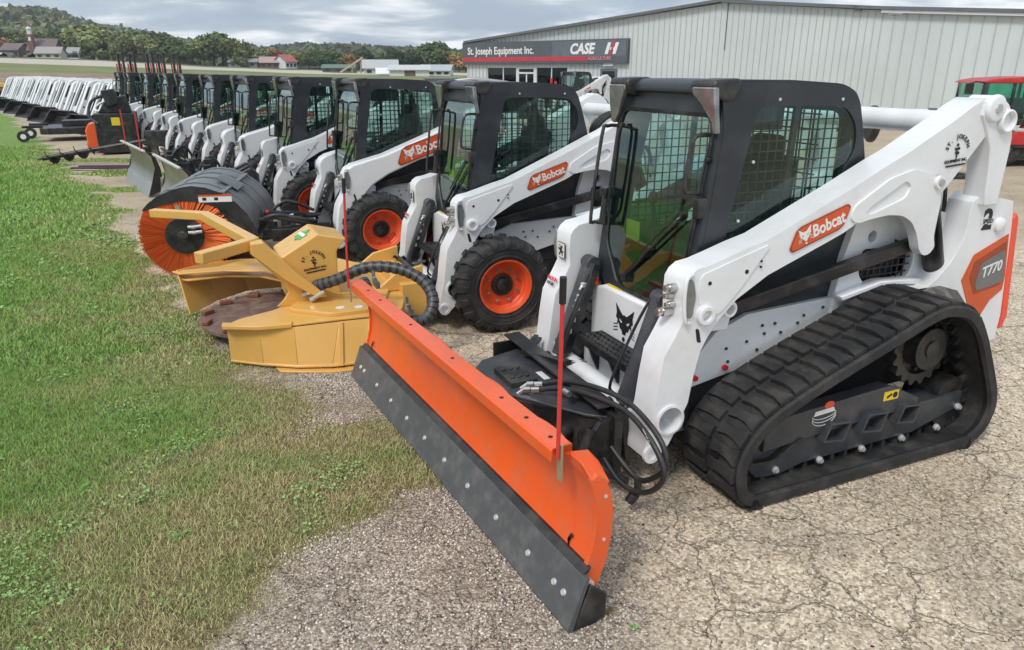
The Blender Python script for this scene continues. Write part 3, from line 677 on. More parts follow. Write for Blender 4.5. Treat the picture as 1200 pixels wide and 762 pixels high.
    cp = MB(); cp.cyl((-1.07, .47, 1.075), (-1.07, .505, 1.075), .026, n=12); cp.obj('blue_cap', BLUE, root)
    en = MB(); en.box2(-1.9, -.95, -.42, .42, .5, 1.30); en.box2(-.95, .06, -.455, .455, .56, .86); en.box2(-.95, -.60, -.455, .455, .86, 1.10); en.obj('engine_bay', BLACK, root)
    # ---- tailgate and side uprights with model decal
    tg = MB(); rpn = [(-1.30,.93),(-1.427,.925),(-1.52,.985),(-1.60,1.06),(-1.665,1.16),(-1.69,1.27),(-1.685,1.36),(-1.70,1.42),(-1.755,1.465),(-2.066,1.40),(-2.10,1.26),(-2.19,.657),(-2.18,.50),(-1.99,.48),(-1.86,.75),(-1.72,.88),(-1.55,.93)]
    for sg in (1, -1): tg.prism(rpn, sg*.50, sg*.66, 'y')
    tg.box2(-2.14, -2.0, -.5, .5, .5, 1.30); tg.box2(-2.0,-1.6,-.5,.5,1.26,1.33)
    tg.obj('rear_body', WHITE, root, bevel=.012, seg=3)
    for sg in (1, -1):
        ts = MB(); ts.prism([(-2.09,1.30),(-2.115,1.325),(-2.14,1.29),(-2.245,.66),(-2.225,.58),(-2.19,.57),(-2.195,.66)], sg*.50, sg*.668, 'y')
        ts.obj('tail_strip', REDP, root, bevel=.006)
    if full and track:
        md = MB()
        md.prism([(-1.733,.943),(-1.80,1.095),(-2.085,1.20),(-2.14,.93),(-2.14,.84),(-2.04,.78),(-1.98,.69),(-1.86,.74)], .66, .6635, 'y', mi=0)
        md.prism([(-1.80,.95),(-1.82,1.05),(-2.08,1.155),(-2.13,.90),(-2.09,.87),(-1.87,.84)], .6635, .665, 'y', mi=1)
        md.prism(rounded([(-1.862,.90),(-1.88,1.02),(-1.90,1.04),(-2.085,1.105),(-2.125,.895),(-1.885,.86)], .02), .665, .667, 'y', mi=2)
        M = frame((-1.985, .6672, .985), (-1, 0, .22), (.03, 0, 1)); md.text('T770' if track else 'S740', M, .095, .002, 3, bold=.0012, shear=.25, sx=.9)
        md.obj('model_decal', [DECAL, DECALD, SILV, WSTK], root)
        sp = MB(); M = frame((-1.86, .6605, 1.30), (-1, 0, 0), (0, 0, 1)); sp.text('2', M, .17, .002, 0, bold=.006); sp.box((0,-.005,.003), (.12,.03,.002), 1, M=M); sp.text('SPEED', M @ Matrix.Translation((0,-.005,.004)), .034, .002, 0, bold=.001); sp.obj('speed_decal', [BSTK, WHITE], root)
        pl = MB(); pl.lathe([(0,.045),(.02,.043),(.028,.03),(.03,0)], (-1.97,.66,1.265), (0,1,0), 18); pl.obj('plug', WHITE, root)
    # ---- front of the body
    f = MB(); f.prism([(-.45,.52),(.45,.52),(.45,.84),(.30,.89),(-.30,.89),(-.45,.84)], .10, .185, 'x'); f.obj('front_panel', WHITE, root, bevel=.02, seg=3)
    f = MB(); cat_head(f, frame((.187, -.05, .715), (0, 1, 0), (0, 0, 1)), .165, 0); f.obj('head_emblem', BSTK, root)
    f = MB(); f.box2(.10,.17,-.30,-.15,.885,.893); f.obj('yellow_sticker', YSTK, root)
    f = MB(); f.box2(-.05, .24, -.44, .44, .20, .50); f.obj('front_frame_lower', WHITE2, root, bevel=.02)
    s = MB()
    for i in range(4): s.box2(.215+.045*i, .245+.045*i, -.27, .27, .585, .60)
    for i in range(13): s.box2(.215, .375, -.27+.045*i-.006, -.27+.045*i+.006, .588, .60)
    s.box2(.20,.21,-.28,.28,.50,.60); s.box2(.372,.382,-.28,.28,.555,.60)
    for y in (-.24, .0, .24): s.prism([(.2,.36),(.25,.36),(.34,.56),(.2,.58)], y-.012, y+.012, 'y')
    s.obj('step', BLACK, root, bevel=.002)
    for sg in (1, -1):
        c = MB(); p, q = (V(.235, .365, .99), V(.41, .35, .44)) if sg > 0 else (V(.21, -.435, 1.0), V(.415, -.415, .45)); p += V(0,0,dz); q += V(0,0,dz*.5); c.cyl(p, q, .052, n=20); c.cyl(p+V(0,-.045,0), p+V(0,.045,0), .048, n=16); c.cyl(q, q+(q-p).normalized()*.03, .052, n=18)
        co = c.obj('tilt_cylinder', GREYB, root, bevel=.004)
        r_ = MB(); r_.cyl(q, V(.46, sg*.35, .30+dz*.3), .024, n=12); r_.obj('cylinder_rod', CHROME, co)
        v = MB()
        for i in range(5 if sg < 0 else 0):
            t = .22+.13*i; pp = p.lerp(q, t)+V(.03, -sg*.055, 0); v.box(pp, (.035, .03, .03)); v.cyl(pp+V(.01,0,.0), pp+V(.03,0,-.03), .009, n=8)
        v.bar(p+V(-.02,-sg*.05,0), q+V(-.01,-sg*.05,0), .02, .06, 1)
        v.obj('valve_fittings', [ZINC, BLACK], co, bevel=.003)
        h = MB()
        for i in (range(2) if sg < 0 else ()): h.tube([p+V(.03,-sg*(.05+.03*i),-.06), p.lerp(q,.5)+V(.055,-sg*(.07+.03*i),0), q+V(.04,-sg*(.06+.03*i),-.02), V(.33,-sg*-.26+.03*i,.42)], .011, 6, sub=4)
        if sg > 0: h.tube([p+V(.02,-.07,-.02), p.lerp(q,.3)+V(.05,-.07,0), q+V(.06,-.07,.08), q+V(.03,-.09,.0)], .009, 6, sub=4)
        h.obj('cylinder_hose', RUBS, co)
    # quick-attach plate
    qa = MB(); qa.prism([(.47,.12),(.50,.12),(.545,.40),(.58,.43),(.58,.455),(.54,.455),(.50,.41)], -.52, .52, 'y')
    for y in (-.46, -.30, .30, .46): qa.prism([(.44,.20),(.50,.14),(.54,.42),(.48,.44),(.40,.32)], y-.012, y+.012, 'y')
    for sg in (1, -1): qa.tube([(.53, sg*.40, .40), (.60, sg*.36, .47), (.63, sg*.28, .48)], .012, 6)
    qa.box2(.40,.50,-.50,.50,.24,.30)
    qa.obj('attachment_plate', BLACK, root, bevel=.004)
    cx2 = MB(); cx2.cyl((.36, -.5, .36+dz), (.36, .5, .36+dz), .065, n=22); cx2.obj('arm_cross_tube', WHITE, root)
    ho = MB()
    for i in range(4): ho.tube([(.30,.20-.1*i,.50),(.40,.16-.1*i,.46),(.46,.12-.08*i,.36),(.44,.05-.05*i,.28)], .013, 6, sub=4)
    pass
    build_cab(root, kind)
    if track:
        for sg in (1, -1): build_track(root, sg)
    else:
        pr = []
        for x in (-.02, -1.12):
            for sg in (1, -1): add_wheel(root, x, sg*.745, .42, sg, pr)
        ax_ = MB()
        for x in (-.02, -1.12): ax_.cyl((x, -.66, .42), (x, .66, .42), .07, n=16)
        ax_.box2(-1.3,.1,-.5,.5,.33,.52); ax_.obj('axle', BLACK, root)
    return root
def place(o, x, y, yaw=0):
    if o.name.startswith('skid_loader'): o.scale = (1, 1, .975)
    o.location = (x, y, 0); o.rotation_euler = (0, 0, TH+yaw); return o
import numpy as np
rng = np.random.default_rng(3)
# ================= ground =================
EDGE = [(-1.25,-6),(-1.3,1.0),(-1.36,2.3),(-1.2,2.6),(-1.05,3.0),(-.85,3.25),(-.62,3.4),(-.9,3.75),(-1.25,4.2),(-1.45,4.7),(-1.6,5.05),(-2.0,5.15),(-2.3,5.5),(-2.8,6.3),(-3.6,7.6),(-4.8,9.2),(-5.6,10.5),(-6.9,12.7),(-8.4,14.7),(-11.1,18.3),(-14.9,23.9),(-19.4,30.2),(-25,37.7),(-60,86)]
def edge_sd(x, y):
    """signed distance to the lawn edge, + on the lawn side (numpy arrays)"""
    best = np.full(x.shape, 1e9); sgn = np.ones(x.shape)
    for (ax, ay), (bx, by) in zip(EDGE[:-1], EDGE[1:]):
        dx, dy = bx-ax, by-ay; t = np.clip(((x-ax)*dx+(y-ay)*dy)/(dx*dx+dy*dy), 0, 1)
        px, py = ax+t*dx, ay+t*dy; d = np.hypot(x-px, y-py); cr = dx*(y-ay)-dy*(x-ax)
        m = d < best; best = np.where(m, d, best); sgn = np.where(m, np.sign(cr), sgn)
    return best*sgn
def vnoise(x, y, s, seed=0):
    r = np.random.default_rng(100+seed); T = r.random((256, 256)); xs, ys = x/s, y/s
    xi, yi = np.floor(xs).astype(int), np.floor(ys).astype(int); fx, fy = xs-xi, ys-yi; fx = fx*fx*(3-2*fx); fy = fy*fy*(3-2*fy)
    g = lambda i, j: T[i % 256, j % 256]
    return (g(xi, yi)*(1-fx)+g(xi+1, yi)*fx)*(1-fy)+(g(xi, yi+1)*(1-fx)+g(xi+1, yi+1)*fx)*fy
def fbm(x, y, s, seed=0): return (vnoise(x, y, s, seed)+.5*vnoise(x, y, s/2.1, seed+1)+.25*vnoise(x, y, s/4.3, seed+2))/1.75
def grassmask(x, y):
    d = edge_sd(x, y); n = fbm(x, y, .45, 5)-.5
    m = d+n*.75; m = np.where(x > .6, np.minimum(m, -.6), m)
    for (cx, cy, rx, ry, k) in ((-.52,3.60,.36,.16,.45),(-.95,3.95,.5,.4,.4),(-.35,3.7,.3,.12,.4),(-6.9,11.6,.8,.5,.3),(-8.6,16.2,1.6,.5,.4),(-10.5,18.6,2.2,.5,.4),(.12,3.0,.10,.12,.2),(.35,2.5,.08,.06,.16),(.0,5.0,.5,.2,.22),(-7.2,13.9,1.2,.3,.3)):
        q = ((x-cx)/rx)**2+((y-cy)/ry)**2; m = np.maximum(m, k*(1-q)+n*.8*(q < 2.5)-.02)
    return m
def np_mesh(name, co, faces, mats, attrs=None, cattr=None, parent=None, smooth=False):
    me = bpy.data.meshes.new(name); k = faces.shape[1]
    me.vertices.add(len(co)); me.vertices.foreach_set('co', co.astype(np.float32).ravel())
    me.loops.add(faces.size); me.loops.foreach_set('vertex_index', faces.astype(np.int32).ravel())
    me.polygons.add(len(faces)); me.polygons.foreach_set('loop_start', np.arange(0, faces.size, k, dtype=np.int32))
    if smooth: me.polygons.foreach_set('use_smooth', np.ones(len(faces), bool))
    for n_, a in (attrs or {}).items(): me.attributes.new(n_, 'FLOAT', 'POINT').data.foreach_set('value', a.astype(np.float32).ravel())
    if cattr is not None:
        c = np.ones((len(co), 4), np.float32); c[:, :3] = cattr; me.color_attributes.new('tone', 'FLOAT_COLOR', 'POINT').data.foreach_set('color', c.ravel())
    me.update(calc_edges=True); me.validate()
    for m in (mats if isinstance(mats, list) else [mats]): me.materials.append(m)
    o = bpy.data.objects.new(name, me); col.objects.link(o); o.parent = parent; return o
class NT:
    """tiny node helper"""
    def __init__(s, name):
        s.m = bpy.data.materials.new(name); s.m.use_nodes = True; s.t = s.m.node_tree; s.b = s.t.nodes['Principled BSDF']; s.tc = s.t.nodes.new('ShaderNodeTexCoord')
    def l(s, a, b): s.t.links.new(a, b)
    def noise(s, sc, det=4, ro=.5, dist=0, vec=None):
        n = s.t.nodes.new('ShaderNodeTexNoise'); n.inputs['Scale'].default_value = sc; n.inputs['Detail'].default_value = det; n.inputs['Roughness'].default_value = ro; n.inputs['Distortion'].default_value = dist
        s.l(vec or s.tc.outputs['Object'], n.inputs['Vector']); return n
    def voro(s, sc, feat='F1', vec=None, rnd=1):
        n = s.t.nodes.new('ShaderNodeTexVoronoi'); n.feature = feat; n.inputs['Scale'].default_value = sc; n.inputs['Randomness'].default_value = rnd; s.l(vec or s.tc.outputs['Object'], n.inputs['Vector']); return n
    def ramp(s, fac, st):
        r = s.t.nodes.new('ShaderNodeValToRGB'); s.l(fac, r.inputs[0]); e = r.color_ramp.elements
        while len(e) < len(st): e.new(.5)
        for i, (p, c) in enumerate(st): e[i].position = p; e[i].color = (*c, 1) if len(c) == 3 else c
        return r.outputs[0]
    def mix(s, fac, a, b, mode='MIX'):
        m = s.t.nodes.new('ShaderNodeMixRGB'); m.blend_type = mode
        for i, v in enumerate((fac, a, b)):
            if isinstance(v, (int, float)): m.inputs[i].default_value = v if i == 0 else (v, v, v, 1)
            elif isinstance(v, tuple): m.inputs[i].default_value = (*v, 1)
            else: s.l(v, m.inputs[i])
        return m.outputs[0]
    def math(s, op, a, b=None, clamp=False):
        m = s.t.nodes.new('ShaderNodeMath'); m.operation = op; m.use_clamp = clamp
        for i, v in enumerate((a, b)):
            if v is None: continue
            if isinstance(v, (int, float)): m.inputs[i].default_value = v
            else: s.l(v, m.inputs[i])
        return m.outputs[0]
    def attr(s, n):
        a = s.t.nodes.new('ShaderNodeAttribute'); a.attribute_name = n; return a
    def bump(s, h, st, dist, prev=None):
        b = s.t.nodes.new('ShaderNodeBump'); b.inputs['Strength'].default_value = st; b.inputs['Distance'].default_value = dist; s.l(h, b.inputs['Height'])
        if prev: s.l(prev, b.inputs['Normal'])
        return b.outputs[0]
G_ = (lambda v: (v, v, v))
def lot_material():
    k = NT('cracked_asphalt_and_gravel'); B = (0, 0, 0); W = (1, 1, 1)
    # aged asphalt: pale aggregate in tan binder
    ag = k.voro(78); agc = k.ramp(ag.outputs['Color'], [(0, (.10,.078,.055)), (.25, (.36,.28,.195)), (.65, (.69,.565,.415)), (1, (1.0,.90,.72))])
    big = k.noise(1.1, 6, .6); agc = k.mix(.22, agc, k.ramp(k.noise(230, 2).outputs['Fac'], [(.3, (.34,.28,.21)), (.7, (.75,.66,.53))]))
    asph = k.mix(1, agc, k.ramp(big.outputs['Fac'], [(.3, (.80,.78,.76)), (.55, (1,1,1)), (.75, (1.12,1.1,1.08))]), 'MULTIPLY')
    # cracks
    wv = k.noise(2.2, 5, .6, 0); wm_ = k.t.nodes.new('ShaderNodeVectorMath'); wm_.operation = 'MULTIPLY_ADD'; k.l(wv.outputs['Color'], wm_.inputs[0]); wm_.inputs[1].default_value = (.42,.42,.42); k.l(k.tc.outputs['Object'], wm_.inputs[2])
    wv2 = k.noise(14, 3, .6); wm2 = k.t.nodes.new('ShaderNodeVectorMath'); wm2.operation = 'MULTIPLY_ADD'; k.l(wv2.outputs['Color'], wm2.inputs[0]); wm2.inputs[1].default_value = (.07,.07,.07); k.l(wm_.outputs[0], wm2.inputs[2])
    c1 = k.voro(1.9, 'DISTANCE_TO_EDGE', wm2.outputs[0]); c2 = k.voro(5.2, 'DISTANCE_TO_EDGE', wm2.outputs[0])
    cm = k.noise(1.1, 5, .6).outputs['Fac']
    l1 = k.math('SUBTRACT', k.math('MULTIPLY', cm, .085), .028); cr1 = k.math('SUBTRACT', 1, k.math('DIVIDE', c1.outputs['Distance'], k.math('MAXIMUM', l1, .003)), True)
    cm2 = k.noise(2.3, 3, .5, 0).outputs['Color']
    sp = k.t.nodes.new('ShaderNodeSeparateColor'); k.l(cm2, sp.inputs[0]); l2 = k.math('SUBTRACT', k.math('MULTIPLY', sp.outputs[1], .20), .074); cr2 = k.math('SUBTRACT', 1, k.math('DIVIDE', c2.outputs['Distance'], k.math('MAXIMUM', l2, .001)), True)
    cr = k.math('MAXIMUM', cr1, k.math('MULTIPLY', cr2, .6))
    asph = k.mix(k.math('MULTIPLY', cr, .62), asph, (.085,.065,.045))
    # dark oily stains and rust tinge
    st = k.ramp(k.noise(.85, 7, .62, .4).outputs['Fac'], [(.60, B), (.72, G_(.75))]); asph = k.mix(st, asph, k.mix(.45, agc, (.09,.065,.06)))
    ru = k.ramp(k.noise(.6, 6, .6, .8).outputs['Color'], [(.60, B), (.72, G_(.35))]); asph = k.mix(ru, asph, (.36,.22,.12))
    sta = k.attr('stain'); sm2 = k.ramp(k.math('ADD', sta.outputs['Fac'], k.math('MULTIPLY', k.math('SUBTRACT', k.noise(7, 7, .7).outputs['Fac'], .5), 1.3)), [(.42, B), (.75, G_(.60))]); asph = k.mix(sm2, asph, k.mix(.35, agc, (.10,.075,.075)))
    # loose gravel
    gv = k.voro(85); gvc = k.ramp(gv.outputs['Color'], [(0, (.14,.11,.085)), (.35, (.34,.275,.215)), (.7, (.55,.465,.37)), (1, (.90,.82,.70))])
    gvd = k.ramp(gv.outputs['Distance'], [(.0, W), (.5, W), (.95, G_(.45))]); gcol = k.mix(1, gvc, gvd, 'MULTIPLY')
    gcol = k.mix(k.ramp(k.noise(2.5, 6, .65).outputs['Fac'], [(.48, B), (.66, G_(.5))]), gcol, (.24,.20,.15))
    # sandy dirt further off
    dn = k.noise(.5, 8, .62); dcol = k.ramp(dn.outputs['Fac'], [(.3, (.26,.20,.14)), (.5, (.42,.34,.24)), (.7, (.52,.43,.31))])
    dcol = k.mix(.3, dcol, agc)
    ga = k.attr('gravel'); gm = k.ramp(k.math('ADD', ga.outputs['Fac'], k.math('MULTIPLY', k.math('SUBTRACT', k.noise(2.2, 8, .72).outputs['Fac'], .5), 1.9)), [(.30, B), (.74, W)])
    da = k.attr('dirt'); dm = k.ramp(k.math('ADD', da.outputs['Fac'], k.math('MULTIPLY', k.math('SUBTRACT', k.noise(.7, 6, .65).outputs['Fac'], .5), .8)), [(.4, B), (.6, W)])
    c = k.mix(gm, asph, gcol); c = k.mix(dm, c, dcol)
    # soil and thatch below the grass
    sa = k.attr('grass'); sm = k.ramp(k.math('ADD', sa.outputs['Fac'], k.math('MULTIPLY', k.math('SUBTRACT', k.noise(9, 6, .7).outputs['Fac'], .5), .5)), [(.46, B), (.56, W)])
    far = k.attr('farlawn'); turf = k.mix(far.outputs['Fac'], k.ramp(k.noise(16, 7, .7).outputs['Fac'], [(.3, (.12,.10,.05)), (.5, (.21,.175,.09)), (.7, (.33,.28,.16))]), k.ramp(k.noise(7, 8, .75).outputs['Fac'], [(.3, (.12,.20,.045)), (.5, (.18,.28,.07)), (.7, (.27,.34,.12))]))
    c = k.mix(sm, c, turf)
    k.l(c, k.b.inputs['Base Color']); k.b.inputs['Roughness'].default_value = .92; k.b.inputs['Specular IOR Level'].default_value = .25
    h = k.math('MULTIPLY', ag.outputs['Distance'], -1); n1 = k.bump(h, .6, .004)
    n2 = k.bump(k.math('MULTIPLY', cr, -1), .9, .010, n1); n3 = k.bump(k.math('MULTIPLY', k.math('MULTIPLY', gv.outputs['Distance'], gm), -1), .9, .010, n2)
    n4 = k.bump(k.noise(30, 5, .7).outputs['Fac'], .35, .012, n3)
    k.l(n4, k.b.inputs['Normal']); return k.m
def axis(a, b, c, d, fine, coarse):
    return np.concatenate([np.linspace(a, b, coarse, endpoint=False), np.arange(b, c, fine), np.linspace(c, d, coarse)])
xs = axis(-75, -13, 8, 75, .1, 60); ys = axis(-8, 1, 24, 75, .1, 50)
X, Y = np.meshgrid(xs, ys); ny, nx = X.shape
gm_ = grassmask(X, Y); near = np.clip((14-np.hypot(X, Y))/6, 0, 1)
Zg = (fbm(X, Y, 1.4, 9)-.5)*.02*np.clip((np.hypot(X-2, Y-4)-3)/6, 0, 1)
grav = np.clip(1.0-np.clip(-gm_-.15, 0, 9)/1.15, 0, 1)*np.clip((8-Y)/3, 0, 1)+.0
# gravel apron before the blade, asphalt beyond it
blade_side = (X-0.15)*.42+(2.3-Y)*0
grav = grav*np.clip((1.1-X)/1.4, 0, 1)
grav = np.maximum(grav, np.clip(1-((X+.25)/1.15)**2-((Y-2.4)/1.7)**2, 0, 1)*1.0)
dirt = np.clip((np.hypot(X, Y)-8)/6, 0, 1)
stain = np.zeros_like(X)
for (sx_, sy_, ra_, rb_, k_) in ((1.40,2.98,.30,.18,1.0),(2.12,2.70,.20,.34,1.35),(.95,3.28,.3,.2,.6),(.62,3.62,.5,.3,.6),(2.6,6.2,1.2,.8,.5),(-.2,2.3,.3,.2,.3)): stain = np.maximum(stain, k_*np.clip(1.15-((X-sx_)/ra_)**2*.5-((Y-sy_)/rb_)**2*.5, 0, 1))
idx = np.arange(nx*ny).reshape(ny, nx); F_ = np.stack([idx[:-1, :-1], idx[:-1, 1:], idx[1:, 1:], idx[1:, :-1]], -1).reshape(-1, 4)
LOT = np_mesh('ground', np.stack([X, Y, Zg], -1).reshape(-1, 3), F_, lot_material(), dict(grass=np.clip(.5+gm_*1.6, 0, 1), gravel=grav, dirt=dirt, stain=stain, farlawn=1-near), smooth=True)
LOT['kind'] = 'structure'
# terrain beyond the yard rising to the tree line
def lat(az): return np.interp(az, [-.9, -.66, -.52, -.40, -.30, -.22, -.05, .6], [5.6, 5.4, 4.6, 3.2, 2.3, 1.7, 1.2, .8])
def H(x, y):
    r = np.hypot(x, y); az = x/np.maximum(y, 1); s = np.clip((r-58)/190, 0, 1); return lat(az)*s
ra = np.concatenate([np.linspace(56, 300, 90), np.linspace(310, 2500, 14)]); ta = np.radians(np.linspace(-75, 75, 220))
Rr, Tt = np.meshgrid(ra, ta); Xt, Yt = Rr*np.sin(Tt), Rr*np.cos(Tt); Zt = H(Xt, Yt)-.03+(vnoise(Xt, Yt, 9, 3)-.5)*.25*(Rr > 60)
idx = np.arange(Rr.size).reshape(Rr.shape); F_ = np.stack([idx[:-1, :-1], idx[:-1, 1:], idx[1:, 1:], idx[1:, :-1]], -1).reshape(-1, 4)
k = NT('far_fields'); a = k.attr('rr').outputs['Fac']; wob = k.math('ADD', a, k.math('MULTIPLY', k.math('SUBTRACT', k.noise(.02, 4).outputs['Fac'], .5), 22))
stub = k.ramp(k.noise(.35, 9, .75).outputs['Fac'], [(.3, (.13,.095,.06)), (.5, (.26,.19,.125)), (.7, (.40,.31,.21))])
grn = k.ramp(k.noise(.12, 6, .7).outputs['Fac'], [(.3, (.10,.14,.045)), (.7, (.24,.24,.09))])
c = k.mix(k.ramp(k.math('DIVIDE', wob, 300), [(.40, (0,0,0)), (.42, (1,1,1))]), stub, grn)
c = k.mix(k.ramp(k.math('DIVIDE', wob, 300), [(.575, (0,0,0)), (.585, (1,1,1))]), c, (.50,.45,.36)); c = k.mix(k.ramp(k.math('DIVIDE', wob, 300), [(.74, (0,0,0)), (.76, (1,1,1))]), c, (.09,.12,.045))
k.l(c, k.b.inputs['Base Color']); k.b.inputs['Roughness'].default_value = .95
T_ = np_mesh('fields', np.stack([Xt, Yt, Zt], -1).reshape(-1, 3), F_[:, ::-1], k.m, dict(rr=Rr), smooth=True); T_['kind'] = 'structure'

# ---- grass blades
def tone_mat(name, rough=.8, transl=0.0):
    m = bpy.data.materials.new(name); m.use_nodes = True; t = m.node_tree; b = t.nodes['Principled BSDF']; a = t.nodes.new('ShaderNodeAttribute'); a.attribute_name = 'tone'
    t.links.new(a.outputs['Color'], b.inputs['Base Color']); b.inputs['Roughness'].default_value = rough; b.inputs['Specular IOR Level'].default_value = .2
    return m
TONE = tone_mat('grass_blades')
def scatter(n, x0, x1, y0, y1, cond):
    x = rng.uniform(x0, x1, n); y = rng.uniform(y0, y1, n); keep = cond(x, y); return x[keep], y[keep]
def blades(name, x, y, h, wd, colr):
    n = len(x); a = rng.uniform(0, 2*np.pi, n); lean = rng.uniform(.2, 1.3, n)*h; b = rng.uniform(0, 2*np.pi, n)
    dx, dy = np.cos(a)*wd/2, np.sin(a)*wd/2; lx, ly = np.cos(b)*lean, np.sin(b)*lean
    z0 = np.zeros(n)-.004
    v = np.stack([np.stack([x-dx, y-dy, z0], -1), np.stack([x+dx, y+dy, z0], -1), np.stack([x+lx*.35+dx*.8, y+ly*.35+dy*.8, h*.62], -1), np.stack([x+lx*.35-dx*.8, y+ly*.35-dy*.8, h*.62], -1), np.stack([x+lx+dx*.15, y+ly+dy*.15, h], -1), np.stack([x+lx-dx*.15, y+ly-dy*.15, h], -1)], 1)
    f = np.arange(n)[:, None]*6; f1 = np.concatenate([f+np.array([[0,1,2,3]]), f+np.array([[3,2,4,5]])], 0)
    c = np.repeat(colr[:, None, :], 6, 1).reshape(-1, 3)
    o = np_mesh(name, v.reshape(-1, 3), f1, TONE, cattr=c); o['kind'] = 'stuff'; return o
def gcol(x, y, m):
    n = len(x); dry = np.clip(.30*(fbm(x, y, 2.3, 71)-.45)+.55*fbm(x, y, .9, 21)+.55*fbm(x, y, .25, 25)+.42*np.clip(1-m/1.6, 0, 1)-.51+rng.normal(0, .12, n), 0, 1)
    dry = dry+np.clip((4.6-y)/5, 0, .28)*np.clip((x+3.5)/2, 0, 1)
    dry = np.clip((dry-.18)*1.9, 0, 1)[:, None]
    g = np.array([.26,.43,.11])*(1+rng.normal(0, .22, (n, 1)))+rng.normal(0, .012, (n, 3)); d = np.array([.56,.48,.26])*(1+rng.normal(0, .25, (n, 1)))
    return np.clip(g*(1-dry)+d*dry, .01, .75)
def lawn(n, x0, x1, y0, y1, h, wd, name, thr=.0):
    x, y = scatter(n, x0, x1, y0, y1, lambda x, y: grassmask(x, y)+rng.normal(0, .11, len(x)) > thr)
    m = grassmask(x, y); hh = h*(.5+rng.random(len(x)))*np.clip(.45+m*.9, .35, 1)
    return blades(name, x, y, hh, np.full(len(x), wd), gcol(x, y, m))
def vis(x, y): return (np.abs(x)/np.maximum(y+.55, .1) < .82)
_s = scatter
def scatter(n, x0, x1, y0, y1, cond): return _s(n, x0, x1, y0, y1, lambda x, y: cond(x, y) & (np.abs(x)/np.maximum(y+.9, .1) < 1.0))
g1 = lawn(400000, -5.6, .3, 1.5, 5.2, .026, .0035, 'grass'); tag(g1, kind='stuff')
g2 = lawn(260000, -9.2, .4, 5.2, 9.5, .035, .007, 'grass')
g3 = lawn(150000, -20, -2, 9.5, 22, .05, .016, 'grass')
# clover and weeds: small round leaves
def leaves(name, x, y, r, z, colr, parent=None, kind='stuff'):
    n = len(x); a = rng.uniform(0, 6.28, n); tx, ty = rng.normal(0, .35, n), rng.normal(0, .35, n); pts = []
    for i in range(5):
        t = a+i*2*np.pi/5; px, py = np.cos(t)*r, np.sin(t)*r; pts.append(np.stack([x+px, y+py, z+px*tx+py*ty], -1))
    v = np.stack(pts, 1); f = np.arange(n)[:, None]*5+np.arange(5)[None, :]
    o = np_mesh(name, v.reshape(-1, 3), f, TONE, cattr=np.repeat(colr[:, None, :], 5, 1).reshape(-1, 3)); o['kind'] = kind; return o
def clover(n, x0, x1, y0, y1, r):
    x, y = scatter(n, x0, x1, y0, y1, lambda x, y: (grassmask(x, y) > .05) & (fbm(x, y, .5, 40)+rng.uniform(-.16, .16, len(x)) > .72))
    return leaves('clover', x, y, r*(.6+rng.random(len(x))*.8), .012+rng.random(len(x))*.03, np.clip(np.array([.25,.40,.13])*(1+rng.normal(0, .25, (len(x), 1))), .01, .5))
clover(170000, -4.6, 0, 1.5, 6.5, .0062)
clover(40000, -9, -1, 6.5, 12, .016)
def pebbles(n, x0, x1, y0, y1, cond, r0, name='gravel', base=(.58,.51,.44)):
    x, y = scatter(n, x0, x1, y0, y1, cond); n = len(x); r = r0*(.5+rng.random(n)**2*1.3)
    oc = np.array([[1,0,0],[0,1,0],[-1,0,0],[0,-1,0],[0,0,.75],[0,0,-.5]]); P_ = oc[None]*(1+rng.normal(0, .22, (n, 6, 1)))*r[:, None, None]
    a = rng.uniform(0, 6.28, n); ca, sa = np.cos(a)[:, None], np.sin(a)[:, None]; px = P_[..., 0]*ca-P_[..., 1]*sa; py = P_[..., 0]*sa+P_[..., 1]*ca
    v = np.stack([px+x[:, None], py+y[:, None], P_[..., 2]+r[:, None]*.3], -1)
    tr = np.array([[0,1,4],[1,2,4],[2,3,4],[3,0,4],[1,0,5],[2,1,5],[3,2,5],[0,3,5]]); f = (np.arange(n)[:, None, None]*6+tr[None]).reshape(-1, 3)
    c = np.clip(np.array(base)*(1+rng.normal(0, .33, (n, 1)))+rng.normal(0, .015, (n, 3)), .05, .85)
    o = np_mesh(name, v.reshape(-1, 3), f, TONE, cattr=np.repeat(c[:, None, :], 6, 1).reshape(-1, 3)); o['kind'] = 'stuff'; return o
pebbles(75000, -1.6, 1.0, 1.4, 5.4, lambda x, y: (grassmask(x, y) < .1) & (fbm(x, y, .3, 60)+rng.uniform(-.2, .2, len(x)) > .47+np.clip((x-.3)*.6, 0, .6)), .0050)
pebbles(26000, .2, 3.2, 1.4, 4.5, lambda x, y: (rng.random(len(x)) > .5), .0050, 'grit', (.46,.40,.32))
# broad-leaved weeds one can tell apart
def weed(x, y, s, n=14):
    root = MB()
    for i in range(n):
        a = random.uniform(0, 6.28); l = s*random.uniform(.6, 1.1); w_ = l*.32; up = random.uniform(.25, .8); bx, by = random.uniform(-.4, .4)*s, random.uniform(-.4, .4)*s
        d = V(math.cos(a), math.sin(a), 0); q = V(-d.y, d.x, 0); p0 = V(bx, by, 0)
        pts = [p0, p0+d*l*.35+q*w_*.5+V(0,0,up*l*.4), p0+d*l*.75+q*w_*.4+V(0,0,up*l*.5), p0+d*l+V(0,0,up*l*.35), p0+d*l*.75-q*w_*.4+V(0,0,up*l*.5), p0+d*l*.35-q*w_*.5+V(0,0,up*l*.4)]
        m_ = p0+d*l*.55+V(0,0,up*l*.40)
        root.add(pts+[m_], [(i_, (i_+1) % 6, 6) for i_ in range(6)])
    return root, (x, y)
WEED = mat('weed_leaf', (.19,.38,.09), .5, var=.35, vs=14)
